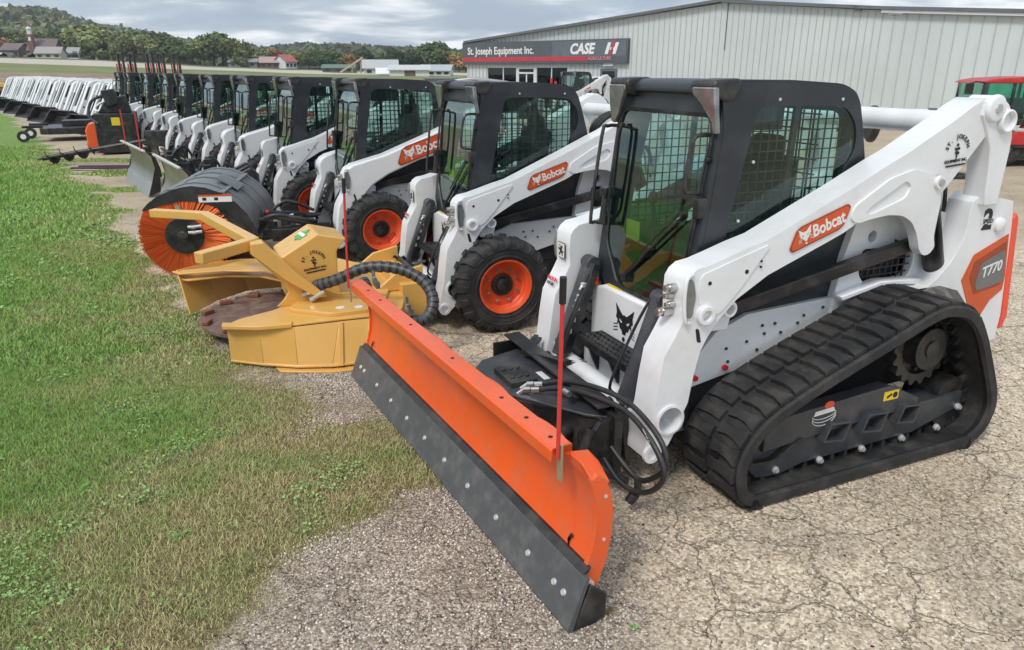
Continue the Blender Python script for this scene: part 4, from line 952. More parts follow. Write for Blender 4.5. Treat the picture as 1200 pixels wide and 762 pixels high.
spots = [(-2.45,2.66,.085,22,'dense leafy weed at the bottom left corner of the lawn'),(-2.62,2.50,.07,18,'leafy weed in the bottom left of the lawn, nearest the frame edge'),(-1.62,3.02,.06,16,'round tuft of weed on the brown grass near the gravel'),(-1.9,3.7,.05,14,'spreading weed patch in the lawn left of the bare gravel'),(-1.45,3.55,.05,12,'low weed between the brown grass and the gravel'),(-3.0,3.75,.07,20,'clump of weed far left in the lawn'),(-2.3,3.45,.06,14,'weed clump in the middle of the dry grass'),(-3.35,8.0,.10,16,'bright weed at the lawn edge beside the orange brush'),(-2.5,5.3,.06,16,'weed beside the front of the yellow cutter'),(.22,2.98,.03,8,'small tuft growing in the asphalt behind the orange blade end'),(.50,2.42,.028,8,'tiny weed in an asphalt crack right of the blade')]
for (x, y, s, n, lab) in spots:
    mb, p = weed(x, y, s, n); o = mb.obj('weed', WEED); o.location = (x, y, 0); tag(o, lab, 'weed')
# ================= loaders in the row =================
def lw(O, x, y, z=0.0):     # loader-local point to world
    c, s = math.cos(TH), math.sin(TH); return V(O[0]+x*c-y*s, O[1]+x*s+y*c, z)
O1, O2, O3, O4 = (.862, 4.175), (-.43, 6.77), (-1.85, 9.05), (-3.07, 10.8)
OB = [(-4.42, 13.1), (-5.8, 15.2), (-7.1, 17.0), (-8.5, 19.3), (-9.96, 21.4), (-11.6, 23.7), (-12.9, 25.7)]
m1 = place(build_loader('track', 'large white track loader with black rubber tracks, nearest the viewer, behind the orange blade'), *O1)
m2 = place(build_loader('A', 'white wheeled loader next to the track loader, yellow tree cutter on its front'), *O2)
m3 = place(build_loader('B', 'white wheeled loader with wide orange side decal, third from the front'), *O3)
m4 = copy_tree(m2); place(m4, *O4); m4['label'] = 'white wheeled loader behind the grey brush hood, fourth in the row from the front'
GRP = m1['group']
labs = ['white cabbed loader carrying the nearer stainless blade, fifth in the row', 'white cabbed loader carrying the farther stainless blade, sixth in the row', 'white cabbed loader just past the two stainless blades, seventh in the row', 'white cabbed loader eighth in the row, behind the thin auger', 'white cabbed loader ninth in the row, beside the black snow blower', 'white cabbed loader tenth in the row, one before the last cab', 'last white loader with a tall dark cab, before the low slant-fronted ones']
def turn(o, O, deg, k):   # turn a loader about its near front shoulder
    s = lw(O, .33, .68); c_, s_ = math.cos(TH+R(deg)), math.sin(TH+R(deg)); o.rotation_euler = (0, 0, TH+R(deg)); o.location = (s.x-(c_*.33-s_*.68), s.y-(s_*.33+c_*.68), 0)
turn(m3, O3, 3.5, 0); turn(m4, O4, 5.5, 0)
for i_, (o_, lab) in enumerate(zip(OB, labs)):
    c = copy_tree(m3); c.scale = (1, 1, .975); turn(c, o_, (10, 10.5, 9.5, 10, 11, 9, 10)[i_], 0); c['label'] = lab
# ================= orange snow blade =================
bl = empty('snow_plow'); p = lw(O1, 1.42, -.085); bl.location = p; bl.rotation_euler = (0, 0, TH+R(4.35)); tag(bl, 'long orange snow blade with grey cutting edge in front of the track loader', 'snow blade')
for_end = None
prof = [(-.095,.205),(-.125,.28),(-.150,.37),(-.158,.46),(-.150,.55),(-.128,.63),(-.095,.70)]
mo = MB(); back = [(x-.012, z) for x, z in prof]
mo.prism(prof+back[::-1], -1.44, 1.275, 'y'); pe = prof[:-1]+[(-.120,.648)]; mo.prism(pe+[(x-.012, z) for x, z in pe][::-1], 1.275, 1.405, 'y')
# curved end plates
for y0, y1 in ((1.40, 1.425), (-1.455, -1.435)):
    mo.prism([(-.08,.15),(-.088,.21),(-.115,.28),(-.138,.37),(-.146,.46),(-.140,.55),(-.122,.61),(-.112,.65),(-.145,.665),(-.185,.635),(-.213,.57),(-.228,.48),(-.222,.36),(-.20,.24),(-.16,.14),(-.10,.12)], y0, y1, 'y')
for y in (-1.0, -.5, .0, .5, 1.0): mo.prism([(-.16,.22),(-.17,.46),(-.135,.66),(-.11,.70),(-.20,.66),(-.235,.45),(-.21,.22)], y-.008, y+.008, 'y')
for yc in (1.0, .48, -.25): mo.prism([(-.10,.0+yc-.22)]+[(-.12-.085*math.sin(math.pi*i/12), yc-.22*math.cos(math.pi*i/12)) for i in range(1, 12)]+[(-.10, yc+.22)], .655, .67, 'z')

cp_ = [(-.112,1.27,.705),(-.20,1.27,.69),(-.205,1.34,.672),(-.20,1.425,.625),(-.114,1.426,.655),(-.112,1.36,.69)]
mo.add([V(*q) for q in cp_]+[V(q[0],q[1],q[2]-.012) for q in cp_], [tuple(range(6)), tuple(range(6,12))[::-1]]+[((a+1) % 6, a, a+6, (a+1) % 6+6) for a in range(6)])
mo.add([V(-.106,1.272,.70),V(-.121,1.272,.645),V(-.121,1.405,.645),V(-.113,1.36,.688),V(-.118,1.272,.70),V(-.133,1.272,.645),V(-.133,1.405,.645),V(-.125,1.36,.688)], [(0,1,2,3),(7,6,5,4),(0,3,7,4),(3,2,6,7)])
mo.obj('moldboard', ORANGE, bl, bevel=.003)
tl = MB(); tl.box2(-.125, -.03, -1.50, 1.27, .695, .735); tl.prism([(-.125,.735),(-.03,.735),(-.022,.73),(-.022,.675),(-.03,.675),(-.034,.70),(-.125,.70)], -1.50, 1.27, 'y'); tl.obj('top_rail', ORANGE, bl, bevel=.006)
hh = MB()
for y in (-1.2, -.95, -.4, .2, .75, .98, 1.18): hh.cyl((-.075, y, .734), (-.075, y, .7375), .010, n=10)
for y in (-1.33, 1.28): hh.prism([(-.02,.0)]+circ(0, .022, .011, 8)[:5]+circ(0, -.022, .011, 8)[4:], -.001, .001, 'z', M=Matrix.Translation((-.118 if y < 0 else -.120, y, .285)) @ Matrix.Rotation(R(75), 4, 'Y') @ Matrix.Rotation(R(90), 4, 'Z'))
for y in (1.33, 1.385): 
    for z in (.40,): pass
hh.obj('holes', BSTK, bl)
ce = MB(); ce.prism([(0,.0),(.006,.018),(-.075,.235),(-.095,.235),(-.02,.0)], -1.50, 1.47, 'y'); ceo = ce.obj('cutting_edge', STEELG, bl, bevel=.002)
st_ = MB(); st_.prism([(-.078,.222),(-.074,.232),(-.105,.262),(-.12,.262),(-.11,.235)], -1.47, 1.44, 'y'); st_.obj('edge_strip', BLACK, ceo, bevel=.002)
bo = MB(); nx_, nz_ = .936, .35
for y in (-1.36,-1.28,-1.0,-.72,-.43,-.14,.15,.45,.77,1.08,1.30,1.375):
    c = V(-.031, y, .125); n_ = V(.217, 0, .081).normalized(); bo.cyl(c-n_*.002, c+n_*.006, .016, .012, n=12)
bo.obj('edge_bolts', ZINC, ceo)
sk = MB(); sk.prism([(-.02,.0),(-.10,.20),(-.18,.13),(-.18,.03),(-.13,.0)], 1.45, 1.472, 'y'); sk.obj('end_skid', BLACK, bl, bevel=.006); sk = MB(); sk.prism([(-.02,.0),(-.10,.20),(-.22,.14),(-.22,.0)], -1.475, -1.45, 'y'); sk.obj('end_skid', BLACK, bl, bevel=.006)
rl_ = MB(); rl_.cyl((-.10, 1.43, .185), (-.10, 1.455, .185), .028, n=14); rl_.obj('end_bolt', ZINC, bl)
eb = MB()
for z_ in (.36, .56): eb.cyl((-.185, 1.424, z_), (-.185, 1.429, z_), .008, n=8)
eb.obj('end_bolts', ZINC, bl)
for (y, ly, lx, xb) in ((1.292, .055, .03, -.052), (-1.44, .0, -.02, -.018)):
    s_ = MB(); s_.bar((xb, y, .60), (xb, y, .76), .032, .008, up=(1,0,0)); so1 = s_.obj('stake_bracket', mat('plated_bracket', (.50,.45,.28), .4, metal=.6), bl)
    s_ = MB(); xb += .01; s_.tube([(xb, y, .70), (xb+lx*.4, y+ly*.4, 1.05), (xb+lx, y+ly, 1.40)], .0085, 8); so2 = s_.obj('marker_stake', REDS, bl)
    s_ = MB(); s_.cyl((xb+lx*.95, y+ly*.95, 1.36), (xb+lx*1.08, y+ly*1.08, 1.46), .013, n=10); s_.obj('stake_cap', BSTK, so2)
# ---- push frame of the blade
pf = MB()
M1 = lambda x, y, z: lw(O1, x, y, z)-Vector(bl.location)
Rb = Matrix.Rotation(-(TH+R(4.35)), 4, 'Z')
def bp(x, y, z): return Rb @ M1(x, y, z)
def Tl(): # loader-1 local -> blade local matrix
    M = Matrix.Rotation(TH, 4, 'Z'); M.translation = V(O1[0], O1[1], 0)
    return (Matrix.Translation(bl.location) @ Matrix.Rotation(TH+R(4.35), 4, 'Z')).inverted() @ M
TL = Tl()
dk0 = MB(); dk0.prism([(.60,-.62),(.60,.50),(.70,.42),(.97,.02),(1.05,-.35),(.92,-.52)], .412, .427, 'z', M=TL)
pf.prism([(.60,.50),(.615,.50),(.985,.02),(.97,.02)], .15, .41, 'z', M=TL)
pf.prism([(.97,.02),(.985,.02),(1.06,-.35),(1.045,-.35)], .15, .41, 'z', M=TL)
pf.prism([(.60,-.62),(.615,-.62),(.93,-.52),(.92,-.50)], .15, .41, 'z', M=TL)
pf.box2(.56,.61,-.66,.56,.12,.455,M=TL); pf.box2(.57,.68,-.72,.50,.485,.50,M=TL); pf.box2(.56,.575,-.70,.50,.30,.49,M=TL); pf.box2(.60,.78,-.675,-.66,.15,.47,M=TL); pf.box2(.60,1.12,-.22,-.02,.14,.30,M=TL); pf.box2(1.05,1.22,-.42,.22,.20,.32,M=TL)
pf.prism([(.60,.12),(.60,.44),(.68,.42),(.82,.24),(.80,.14)], .50, .53, 'y', M=TL); pf.prism([(.60,.12),(.60,.44),(.68,.42),(.82,.24),(.80,.14)], .10, .12, 'y', M=TL)
for yy in (-.5, -.45): pf.bar(TL @ V(.62, yy, .47), TL @ V(.50, yy-.1, .50), .03, .02)
pf.bar(TL @ V(.66,-.45,.47), TL @ V(.56,-.05,.52), .05, .03); pf.cyl(TL @ V(1.02,.30,.30), TL @ V(.80,.35,.30), .03, n=12); pf.cyl(TL @ V(1.12,.55,.32), TL @ V(.72,.30,.30), .035, n=14)
pf.cyl(TL @ V(.74,.53,.40), TL @ V(.83,.56,.20), .03, n=12)
fo = pf.obj('push_frame', BLACK, bl, bevel=.005); dk0.obj('deck_plate', GREYB, bl, bevel=.003)
vb = MB(); vb.box2(.76,.93,-.30,-.04,.427,.462,M=TL)
for i in range(3):
    for j in range(2): vb.cyl(TL @ V(.80+.045*i,-.24+.13*j,.462), TL @ V(.80+.045*i,-.24+.13*j,.470), .015, n=10)
vb.obj('valve_block', BLACK, bl, bevel=.006)
sk2 = MB(); sk2.box2(.66,.70,-.20,-.08,.4275,.429,M=TL); sk2.obj('white_sticker', WSTK, fo)
ho = MB()
ho.tube([TL @ V(*p) for p in ((.78,.06,.47),(.70,.18,.52),(.62,.36,.545),(.575,.58,.555),(.56,.76,.52),(.55,.90,.44),(.555,.93,.34),(.57,.86,.25),(.58,.76,.19),(.60,.66,.22),(.62,.55,.28))], .0145, 10, sub=8)
ho.obj('hydraulic_hose', RUBS, bl)
ho = MB(); ho.tube([TL @ V(*p) for p in ((.82,.10,.46),(.74,.22,.50),(.66,.40,.52),(.60,.62,.52),(.59,.80,.48),(.585,.93,.40),(.585,.965,.31),(.60,.90,.21),(.62,.79,.15),(.65,.68,.16),(.66,.55,.22))], .0145, 10, sub=8); h2 = ho.obj('hydraulic_hose', RUBS, bl)
tx = MB(); tx.text('HR-16', TL @ frame((.602,.83,.475), (0,.5,-.33), (.3,.2,.6)), .028, .002, 0, bold=.001); tx.obj('hose_print', WSTK, h2)
ft = MB()
for (a, b) in (((.78,.06,.47),(.85,.0,.455)), ((.82,.10,.46),(.89,.04,.445))):
    a, b = TL @ V(*a), TL @ V(*b); ft.cyl(a, a.lerp(b, .5), .017, n=10); ft.cyl(a.lerp(b, .55), b, .018, n=6); ft.tube([b, b+V(.03,-.01,-.02), b+V(.03,-.02,-.05)], .013, 8)
ft.cyl(TL @ V(.75,.26,.505), TL @ V(.745,.31,.505), .018, n=10); ft.obj('hose_fitting', CHROME, bl)
hk = MB(); hk.tube([TL @ V(*p) for p in ((.585,.76,.20),(.59,.77,.13),(.60,.76,.09))], .02, 8); hk.cyl(TL @ V(.60,.76,.11), TL @ V(.63,.755,.07), .026, n=12); hk.tube([TL @ V(*p) for p in ((.66,.42,.36),(.70,.38,.30),(.70,.42,.20),(.64,.56,.14),(.60,.68,.14))], .022, 8, sub=4); hk.obj('coupler_hook', RUBS, bl)
# ================= yellow tree cutter on loader 2 =================
tc_ = empty('tree_cutter', (O2[0], O2[1], 0), TH); tag(tc_, 'yellow rotary tree cutter with forked push bar on the second loader', 'tree cutter')
def wall(mb, bot, top, th, mi=0):
    # strip between two 3-D polylines with thickness
    n = len(bot)
    for i in range(n-1):
        a, b, c, d = V(*bot[i]), V(*bot[i+1]), V(*top[i+1]), V(*top[i]); nn = (b-a).cross(d-a).normalized()*th/2
        mb.add([a-nn, b-nn, c-nn, d-nn, a+nn, b+nn, c+nn, d+nn], [(0,3,2,1), (4,5,6,7), (0,1,5,4), (1,2,6,5), (2,3,7,6), (3,0,4,7)], mi)
d = MB()
outl = [(2.19,.74),(1.98,.88),(1.74,.95),(1.41,.96),(1.12,.98),(.90,.92),(.78,.60),(.74,.1),(.80,-.55),(1.05,-1.0),(1.45,-1.22),(1.95,-1.28),(2.30,-1.05),(2.50,-.80),(2.44,-.70),(2.10,-.72),(1.82,-.58),(1.64,-.30),(1.58,.02),(1.64,.30),(1.82,.52),(2.12,.66)]
d.prism(rounded(outl, .04, 3), .325, .345, 'z')
d.prism(rounded([(1.75,.62),(1.45,.90),(1.05,.90),(.86,.4),(.9,-.5),(1.3,-.95),(1.55,-.6),(1.45,0),(1.55,.35)], .08), .343, .375, 'z')
do = d.obj('deck', YEL, tc_, bevel=.006)
s_ = MB(); bt = [(2.20,.70,.03),(1.98,.88,.03),(1.75,1.03,.03),(1.51,1.12,.03),(1.21,1.15,.03),(.98,1.04,.03),(.84,.70,.03)]; tp = [(2.20,.74,.325),(1.98,.88,.325),(1.74,.96,.325),(1.41,.97,.325),(1.12,.99,.325),(.93,.93,.325),(.80,.62,.325)]
wall(s_, bt, tp, .014)
s_.tube([(x, y, z+.005) for x, y, z in bt], .014, 6); s_.prism([(1.90,.93),(1.51,1.12),(1.21,1.15),(.98,1.04),(.96,1.10),(1.20,1.22),(1.52,1.19),(1.88,1.02)], .0, .014, 'z')
for (x, y, x2, y2) in ((1.45,1.145,1.40,.985),(1.24,1.165,1.17,1.0)): s_.bar((x, y, .03), (x2, y2, .325), .016, .035, up=(1, 0, 0))
s_.prism([(2.23,.72),(1.98,.84),(1.74,.90),(1.76,.97),(2.0,.93),(2.24,.80)], .325, .355, 'z')
s_.obj('side_skirt', YEL, tc_, bevel=.004)
s_ = MB(); wall(s_, [(2.46,-.62,.04),(2.20,-.98,.04),(1.9,-1.22,.04),(1.5,-1.20,.04)], [(2.52,-.80,.42),(2.28,-1.04,.40),(1.95,-1.26,.36),(1.5,-1.22,.34)], .014)
s_.prism([(2.56,-.84),(2.50,-.72),(2.12,-.68),(1.78,-.50),(1.62,-.22),(1.60,.05),(1.52,.05),(1.52,-.30),(1.68,-.62),(2.02,-.86)], .39, .405, 'z'); s_.obj('side_skirt', YEL, tc_, bevel=.004)
dk = MB(); dk.cyl((1.78,-.08,.10), (1.78,-.08,.135), .61, n=56); dk.cyl((1.78,-.08,.135), (1.78,-.08,.17), .20, n=24); dko = dk.obj('cutting_disc', RUST, tc_, bevel=.004)
for i in range(12):
    a = 2*math.pi*i/12+.2; t = MB(); t.box((0,0,0), (.10,.055,.035)); o = t.obj('cutter_tooth', RUSTR, dko, bevel=.006); o.location = (1.78+.56*math.cos(a), -.08+.56*math.sin(a), .155); o.rotation_euler = (0, 0, a+.9)
# push bar
A_, B_, C_, D_ = V(2.66,-1.30,.87), V(2.22,-.95,.87), V(1.915,.41,.87), V(2.33,.73,.86)
pb = MB()
def angle_bar(p, q): pb.bar(p, q, .085, .02); n_ = (q-p).cross(V(0,0,1)).normalized(); pb.bar(p+n_*.035+V(0,0,-.045), q+n_*.035+V(0,0,-.045), .018, .09)
pb.bar(A_, B_, .085, .075); pb.bar(B_, C_, .09, .08); pb.bar(C_, D_, .09, .085)
pb.obj('push_bar', YEL, tc_, bevel=.008)
pb = MB()
pb.prism([(1.98,.88),(1.90,.80),(1.62,.48),(1.52,.41),(1.42,.37),(1.95,.37),(2.0,.36)][:0] or [(1.955,.90),(1.86,.90),(1.66,.66),(1.46,.47),(1.30,.40),(1.05,.375),(1.05,.345),(1.80,.345),(1.74,.40),(1.70,.46),(1.75,.56),(1.96,.80)], .44, .47, 'y')
pb.prism([(1.955,.90),(1.86,.90),(1.66,.66),(1.46,.47),(1.42,.42),(1.50,.42),(1.74,.60),(1.96,.82)], .47, .59, 'y'); pb.obj('frame_beam', YEL, tc_, bevel=.006)
pb = MB(); pb.bar((2.20,-.88,.86), (1.50,-.70,.36), .12, .05); pb.bar((1.95,.0,.85), (1.45,-.15,.36), .06, .06); pb.obj('frame_beam', YEL, tc_, bevel=.006)
# gearbox cover with dealer mark
cv = MB(); cv.prism([(1.70,.36),(1.70,.56),(1.735,.73),(1.61,.80),(1.43,.90),(1.20,.84),(1.285,.75),(1.29,.58),(1.27,.36)], -.04, .43, 'y'); cvo = cv.obj('cover', YEL, tc_, bevel=.012, seg=3)
mk = MB(); dealer_mark(mk, frame((1.475, .432, .67), (-1, 0, .12), (-.05, 0, 1)), .21, 0)
for i in range(7): mk.box((1.722, .08+.045*i, .66), (.004, .018, .06), 0, rot=Matrix.Rotation(R(12), 4, 'Y'))
mk.obj('cover_print', BSTK, cvo)
gs = MB(); M = frame((1.52, .20, .856), (-.1, 1, 0), (-.45, 0, .25)); gs.prism([(0,-.075),(.03,-.045),(.075,-.05),(.06,-.01),(.085,.03),(.035,.035),(.0,.08),(-.035,.035),(-.085,.03),(-.06,-.01),(-.075,-.05),(-.03,-.045)], -.004, .004, 'z', M=M); gs.prism([(-.075,-.012),(.075,-.012),(.075,.018),(-.075,.018)], .004, .0055, 'z', mi=1, M=M); gs.obj('leaf_sticker', [GSTK, WSTK], cvo)
tx = MB(); tx.box2(1.02, 1.12, 1.068, 1.074, .12, .19, M=Matrix.Identity(4)); 
tx.obj('maker_plate', BSTK, tc_)
rs = MB()
for (x, y) in ((1.36,.78),(1.22,.82),(1.10,.80)): rs.cyl((x, y, .3755), (x, y, .377), .035, n=16)
rs.obj('round_sticker', WSTK, do)
hs = MB()
pth = [(1.50,.52,.50),(1.34,.62,.56),(1.12,.72,.66),(.90,.85,.66),(.74,1.0,.58),(.70,1.12,.44),(.80,1.18,.32),(.98,1.14,.36),(1.14,1.0,.48),(1.16,.80,.56)]
hs.tube(pth, .042, 12, sub=8); hso = hs.obj('wrapped_hose', RUBS, tc_)
pv = [V(*p) for p in pth]
rg = MB()
for i in range(len(pv)-1):
    for j in range(4):
        t = (j+.5)/4; p0 = pv[max(i-1,0)]; p1 = pv[i]; p2 = pv[i+1]; p3 = pv[min(i+2,len(pv)-1)]
        f_ = lambda t: .5*((2*p1)+(p2-p0)*t+(2*p0-5*p1+4*p2-p3)*t*t+(3*p1-p0-3*p2+p3)*t**3)
        a, b = f_(t), f_(min(1, t+.16)); rg.cyl(a, a+(b-a).normalized()*.034, .047, n=12)
rg.obj('hose_wrap', mat('grey_spiral_wrap', (.07,.072,.075), .45), hso)
ft = MB()
for (a, b) in (((1.50,.50,.50),(1.60,.42,.47)), ((1.47,.56,.48),(1.56,.50,.44)), ((1.44,.60,.47),(1.52,.57,.42))): a, b = V(*a), V(*b); ft.cyl(a, b, .02, n=10); ft.cyl(b, b+(b-a)*.35, .026, n=6)
for (x, y, z) in ((1.08,.86,.56),(.90,1.14,.40)): ft.box((x,y,z), (.03,.14,.05)); ft.cyl((x,y-.07,z), (x,y-.07,z+.09), .015, n=8); ft.cyl((x,y+.07,z), (x+.03,y+.07,z+.07), .015, n=8)
ft.obj('hose_fittings', CHROME, tc_)
mt = MB(); mt.box2(.56,.78,-.5,.5,.12,.42); mt.prism([(.56,.35),(1.0,.35),(.8,.5),(.56,.55)], -.42, -.38, 'y'); mt.prism([(.56,.35),(1.0,.35),(.8,.5),(.56,.55)], .38, .42, 'y'); mt.obj('mount', YEL, tc_, bevel=.006)
# ================= angle broom on loader 3 =================
sw = empty('angle_broom', (-3.638, 7.856, 0), R(99.7-90)); tag(sw, 'orange bristle broom under a ribbed grey hood at the lawn edge', 'broom')
# local: y along the roller (away), x to the right, z up
BC = V(.09, 0, .45)
br = MB(); br.lathe([(0,.20),(.0,.435),(1.45,.435),(1.45,.20)], BC, (0, 1, 0), 48); br.obj('brush_core', BRUSH, sw)
n_b = 5200; a = rng.uniform(0, 2*np.pi, n_b); yy = np.concatenate([rng.uniform(-.05, .02, n_b//2), rng.uniform(0, 1.45, n_b-n_b//2)]); r0 = np.where(np.arange(n_b) < n_b//2, .17, .36); r1 = .455+rng.normal(0, .012, n_b); tw = rng.normal(0, .05, n_b); wv_ = .012
P_ = lambda r, da, y: np.stack([BC.x+r*np.cos(a+da), y, BC.z+r*np.sin(a+da)], -1)
v_ = np.stack([P_(r0, -wv_*.9, yy), P_(r0, wv_*.9, yy+.004), P_(r1, tw+wv_, yy+.006), P_(r1, tw-wv_, yy)], 1).reshape(-1, 3); v_[:, 2] = np.maximum(v_[:, 2], .004)
cc = np.clip(np.array([1.0,.19,.05])*(1+rng.normal(0, .22, (n_b, 1))), .02, 1)
bo_ = np_mesh('bristles', v_, (np.arange(n_b)[:, None]*4+np.arange(4)[None, :]), TONE, cattr=np.repeat(cc[:, None, :], 4, 1).reshape(-1, 3), parent=sw)
bo_['kind'] = 'stuff'
hb = MB(); hb.prism([(x+BC.x, z+BC.z) for x, z in circ(0, 0, .20, 28)], -.07, -.04, 'y'); hb.cyl(BC+V(0,-.07,0), BC+V(0,-.13,0), .06, n=16); hb.prism([(.02,.50),(.30,.95),(.75,.60),(.80,.45),(.50,.35),(.2,.36)], -.035, -.02, 'y'); hb.cyl(BC+V(.02,-.13,.02), BC+V(.02,-.17,.02), .04, n=10); hbo = hb.obj('hub_motor', BLACK, sw, bevel=.006)
fi = MB()
for z in (.0, .06): fi.cyl(BC+V(.06,-.12,.04+z), BC+V(.20,-.12,.05+z), .018, n=10); fi.cyl(BC+V(.10,-.12,.04+z), BC+V(.14,-.12,.045+z), .024, n=8)
fi.cyl((.06,-.045,.75), (.06,-.06,.75), .03, n=12); fi.obj('motor_fittings', CHROME, hbo)
pr_ = [(-.30,.74),(-.24,.80),(-.12,.885),(0,.93),(.12,.965),(.22,.975),(.36,.955),(.52,.89),(.66,.78),(.76,.66),(.83,.50),(.86,.36)]
hd_ = MB(); inn = [(x*.965+.01, z-.03) for x, z in pr_]
hd_.prism(pr_+inn[::-1], -.03, 1.50, 'y')
for (y0, y1) in ((.18,.24),(.62,.68),(1.02,1.08),(1.42,1.50)): hd_.prism([(x*1.0, z) for x, z in pr_]+[(x, z+.014) for x, z in pr_][::-1], y0, y1, 'y')
for i in (3, 7): 
    x, z = pr_[i]; hd_.bar((x, -.03, z+.004), (x, 1.5, z+.004), .06, .022)
hd_.obj('hood', HOOD, sw, bevel=.006)
hp = MB(); hp.prism(pr_[:]+[(.80,.36),(.70,.55),(.55,.70),(.30,.80),(.10,.82),(-.10,.78),(-.30,.72)], -.05, -.03, 'y'); hp.obj('hood_side', RUBS, sw)
pl = MB(); M = frame((.50, .62, .925), (0, -1, 0), (-.8, 0, .5)); pl.box((0,0,.0), (.42,.26,.012), 0, M=M); pl.box((0,.0,.007), (.36,.16,.004), 1, M=M); pl.box((0,-.03,.0095), (.32,.03,.003), 2, M=M)
pl.obj('name_plate', [HOOD, WSTK, BSTK], sw)
ws = MB(); ws.box2(.28,.62,-.052,-.046,.80,.88,0); ws.box2(.28,.62,-.055,-.05,.862,.88,1); ws.box2(.32,.36,-.055,-.05,.82,.85,2); ws.box2(.44,.48,-.055,-.05,.82,.85,2); ws.obj('hood_sticker', [WSTK, DECAL, BSTK], sw)
fr = MB(); fr.bar((.7,.2,.35), (1.35,.5,.40), .10, .12); fr.bar((.7,1.3,.35), (1.4,.9,.40), .10, .12); fr.bar((.80,.0,.45), (.80,1.45,.45), .10, .10); fr.box((1.2,.6,.35), (.5,.7,.14)); fr.cyl((.85,.3,.60), (1.5,.8,.45), .045, n=14); fr.box((1.55,.62,.35), (.14,1.1,.35))
for i in range(5): fr.box((.95+.14*i, .35+.1*(i % 3), .47), (.10,.09,.10))
fr.tube([(.85,.1,.55),(1.05,.05,.62),(1.35,.1,.55),(1.6,.4,.45)], .025, 8, sub=5); fr.tube([(.85,.15,.50),(1.0,.12,.58),(1.3,.18,.50),(1.55,.4,.42)], .02, 8, sub=5); fr.tube([(.9,.6,.55),(1.1,.62,.68),(1.4,.7,.55)], .02, 8, sub=5)
fro = fr.obj('broom_frame', BLACK, sw, bevel=.006)
fi = MB()
for (x, y, z) in ((1.0,.3,.54),(1.12,.38,.54),(1.25,.28,.50),(1.05,.55,.54),(1.35,.5,.46)): fi.cyl((x,y,z), (x+.07,y+.02,z+.02), .016, n=8); fi.box((x,y,z-.02), (.05,.04,.03))
fi.obj('frame_fittings', CHROME, fro)
rk = MB(); rk.sph((.92,.28,.62), .022, 8); rk.obj('red_knob', RSTK, fro)
def black_carrier(name, label, cat, O, group=None, hgt=.75, seed=1):
    r = random.Random(seed); root = empty(name, (O[0], O[1], 0), TH); tag(root, label, cat, group)
    b = MB(); b.box2(.58,.66,-.52,.52,.10,.50); b.box2(.66,1.0,-.25,.25,.18,.40); b.box2(.95,1.10,-.55,.55,.22,.36)
    for i in range(6): x, y = r.uniform(.65,1.0), r.uniform(-.45,.45); b.box2(x, x+.12, y, y+.12, .35, r.uniform(.45, hgt))
    b.obj('frame', BLACK, root, bevel=.006)
    h = MB()
    for i in range(3): y = r.uniform(-.4,.4); h.tube([(.62,y,.45),(.75,y*.8,.70),(.95,y*.6,.6),(1.05,y*.5,.38)], .022, 7, sub=4)
    h.obj('hoses', RUBS, root); f = MB()
    for i in range(4): x, y = r.uniform(.7,1.0), r.uniform(-.4,.4); f.cyl((x,y,.45), (x+.06,y,.49), .018, n=8)
    f.obj('fittings', CHROME, root); return root
c4 = black_carrier('tool_carrier', 'black hydraulic frame with tall guard plates on the fourth loader, behind the broom hood', 'tool carrier', O4, hgt=.8, seed=2)
b = MB()
for y in (-.35, .02, .35): b.prism([(.62,.35),(.98,.35),(.90,.80),(.72,.88),(.62,.80)], y, y+.10, 'y')
b.obj('guard_plates', BLACK, c4, bevel=.01)
# ================= stainless blades on loaders 5 and 6 =================
def steel_blade(p, q, label, h, stakes, O):
    p, q = V(*p, 0), V(*q, 0); m = (p+q)/2; L_ = (q-p).length/2; ang = math.atan2(-(q-p).x, (q-p).y)   # local y along q-p
    root = empty('steel_plow', m, ang); tag(root, label, 'snow blade', 'stainless snow blades on the loaders past the broom')
    # forward direction of blade in local coords is -x (towards the lawn)
    b = MB(); pr = [(.0,.25),(.045,.34),(.075,.46),(.080,.58),(.055,.70),(.0,h-.02),(-.05,h)]; b.prism(pr+[(x+.014, z) for x, z in pr[::-1]], -L_, L_, 'y')
    b.obj('moldboard', STAIN, root, bevel=.003)
    b = MB(); b.prism([(-.10,.0),(.0,.26),(.018,.255),(-.075,.0)], -L_, L_, 'y'); b.obj('cutting_edge', mat('bright_edge', (.42,.43,.44), .35, metal=.6), root)
    b = MB(); b.bar((-.05,-L_,h), (-.05,L_,h), .05, .03); b.obj('top_edge', ZINC, root, bevel=.004)
    b = MB()
    for y in (-L_, L_): b.prism([(-.08,.02),(.0,.25),(.08,.5),(.05,.7),(-.03,h),(.10,h-.05),(.17,.5),(.12,.1)], y-.012, y+.012, 'y')
    b.box2(.08,.30,-.5,.5,.25,.40); b.obj('end_cap', RUBS, root)
    for y in stakes:
        s = MB(); s.tube([(-.04,y,h-.08), (-.04,y,h+.62)], .012, 7); s.obj('marker_stake', REDS, root)
    black_carrier('blade_mount', 'black push frame behind the '+('farther' if 'farther' in label else 'nearer')+' stainless blade', 'push frame', O, 'black push frames behind the stainless blades', seed=int(abs(O[0])*10))
    return root
steel_blade((-6.35, 13.05), (-7.75, 15.05), 'farther stainless snow blade, curved face towards the lawn, two red stakes', .80, (-.85, .75), OB[1])
steel_blade((-4.75, 10.75), (-5.95, 12.55), 'nearer stainless snow blade, half hidden behind the grey broom hood', .80, (), OB[0])
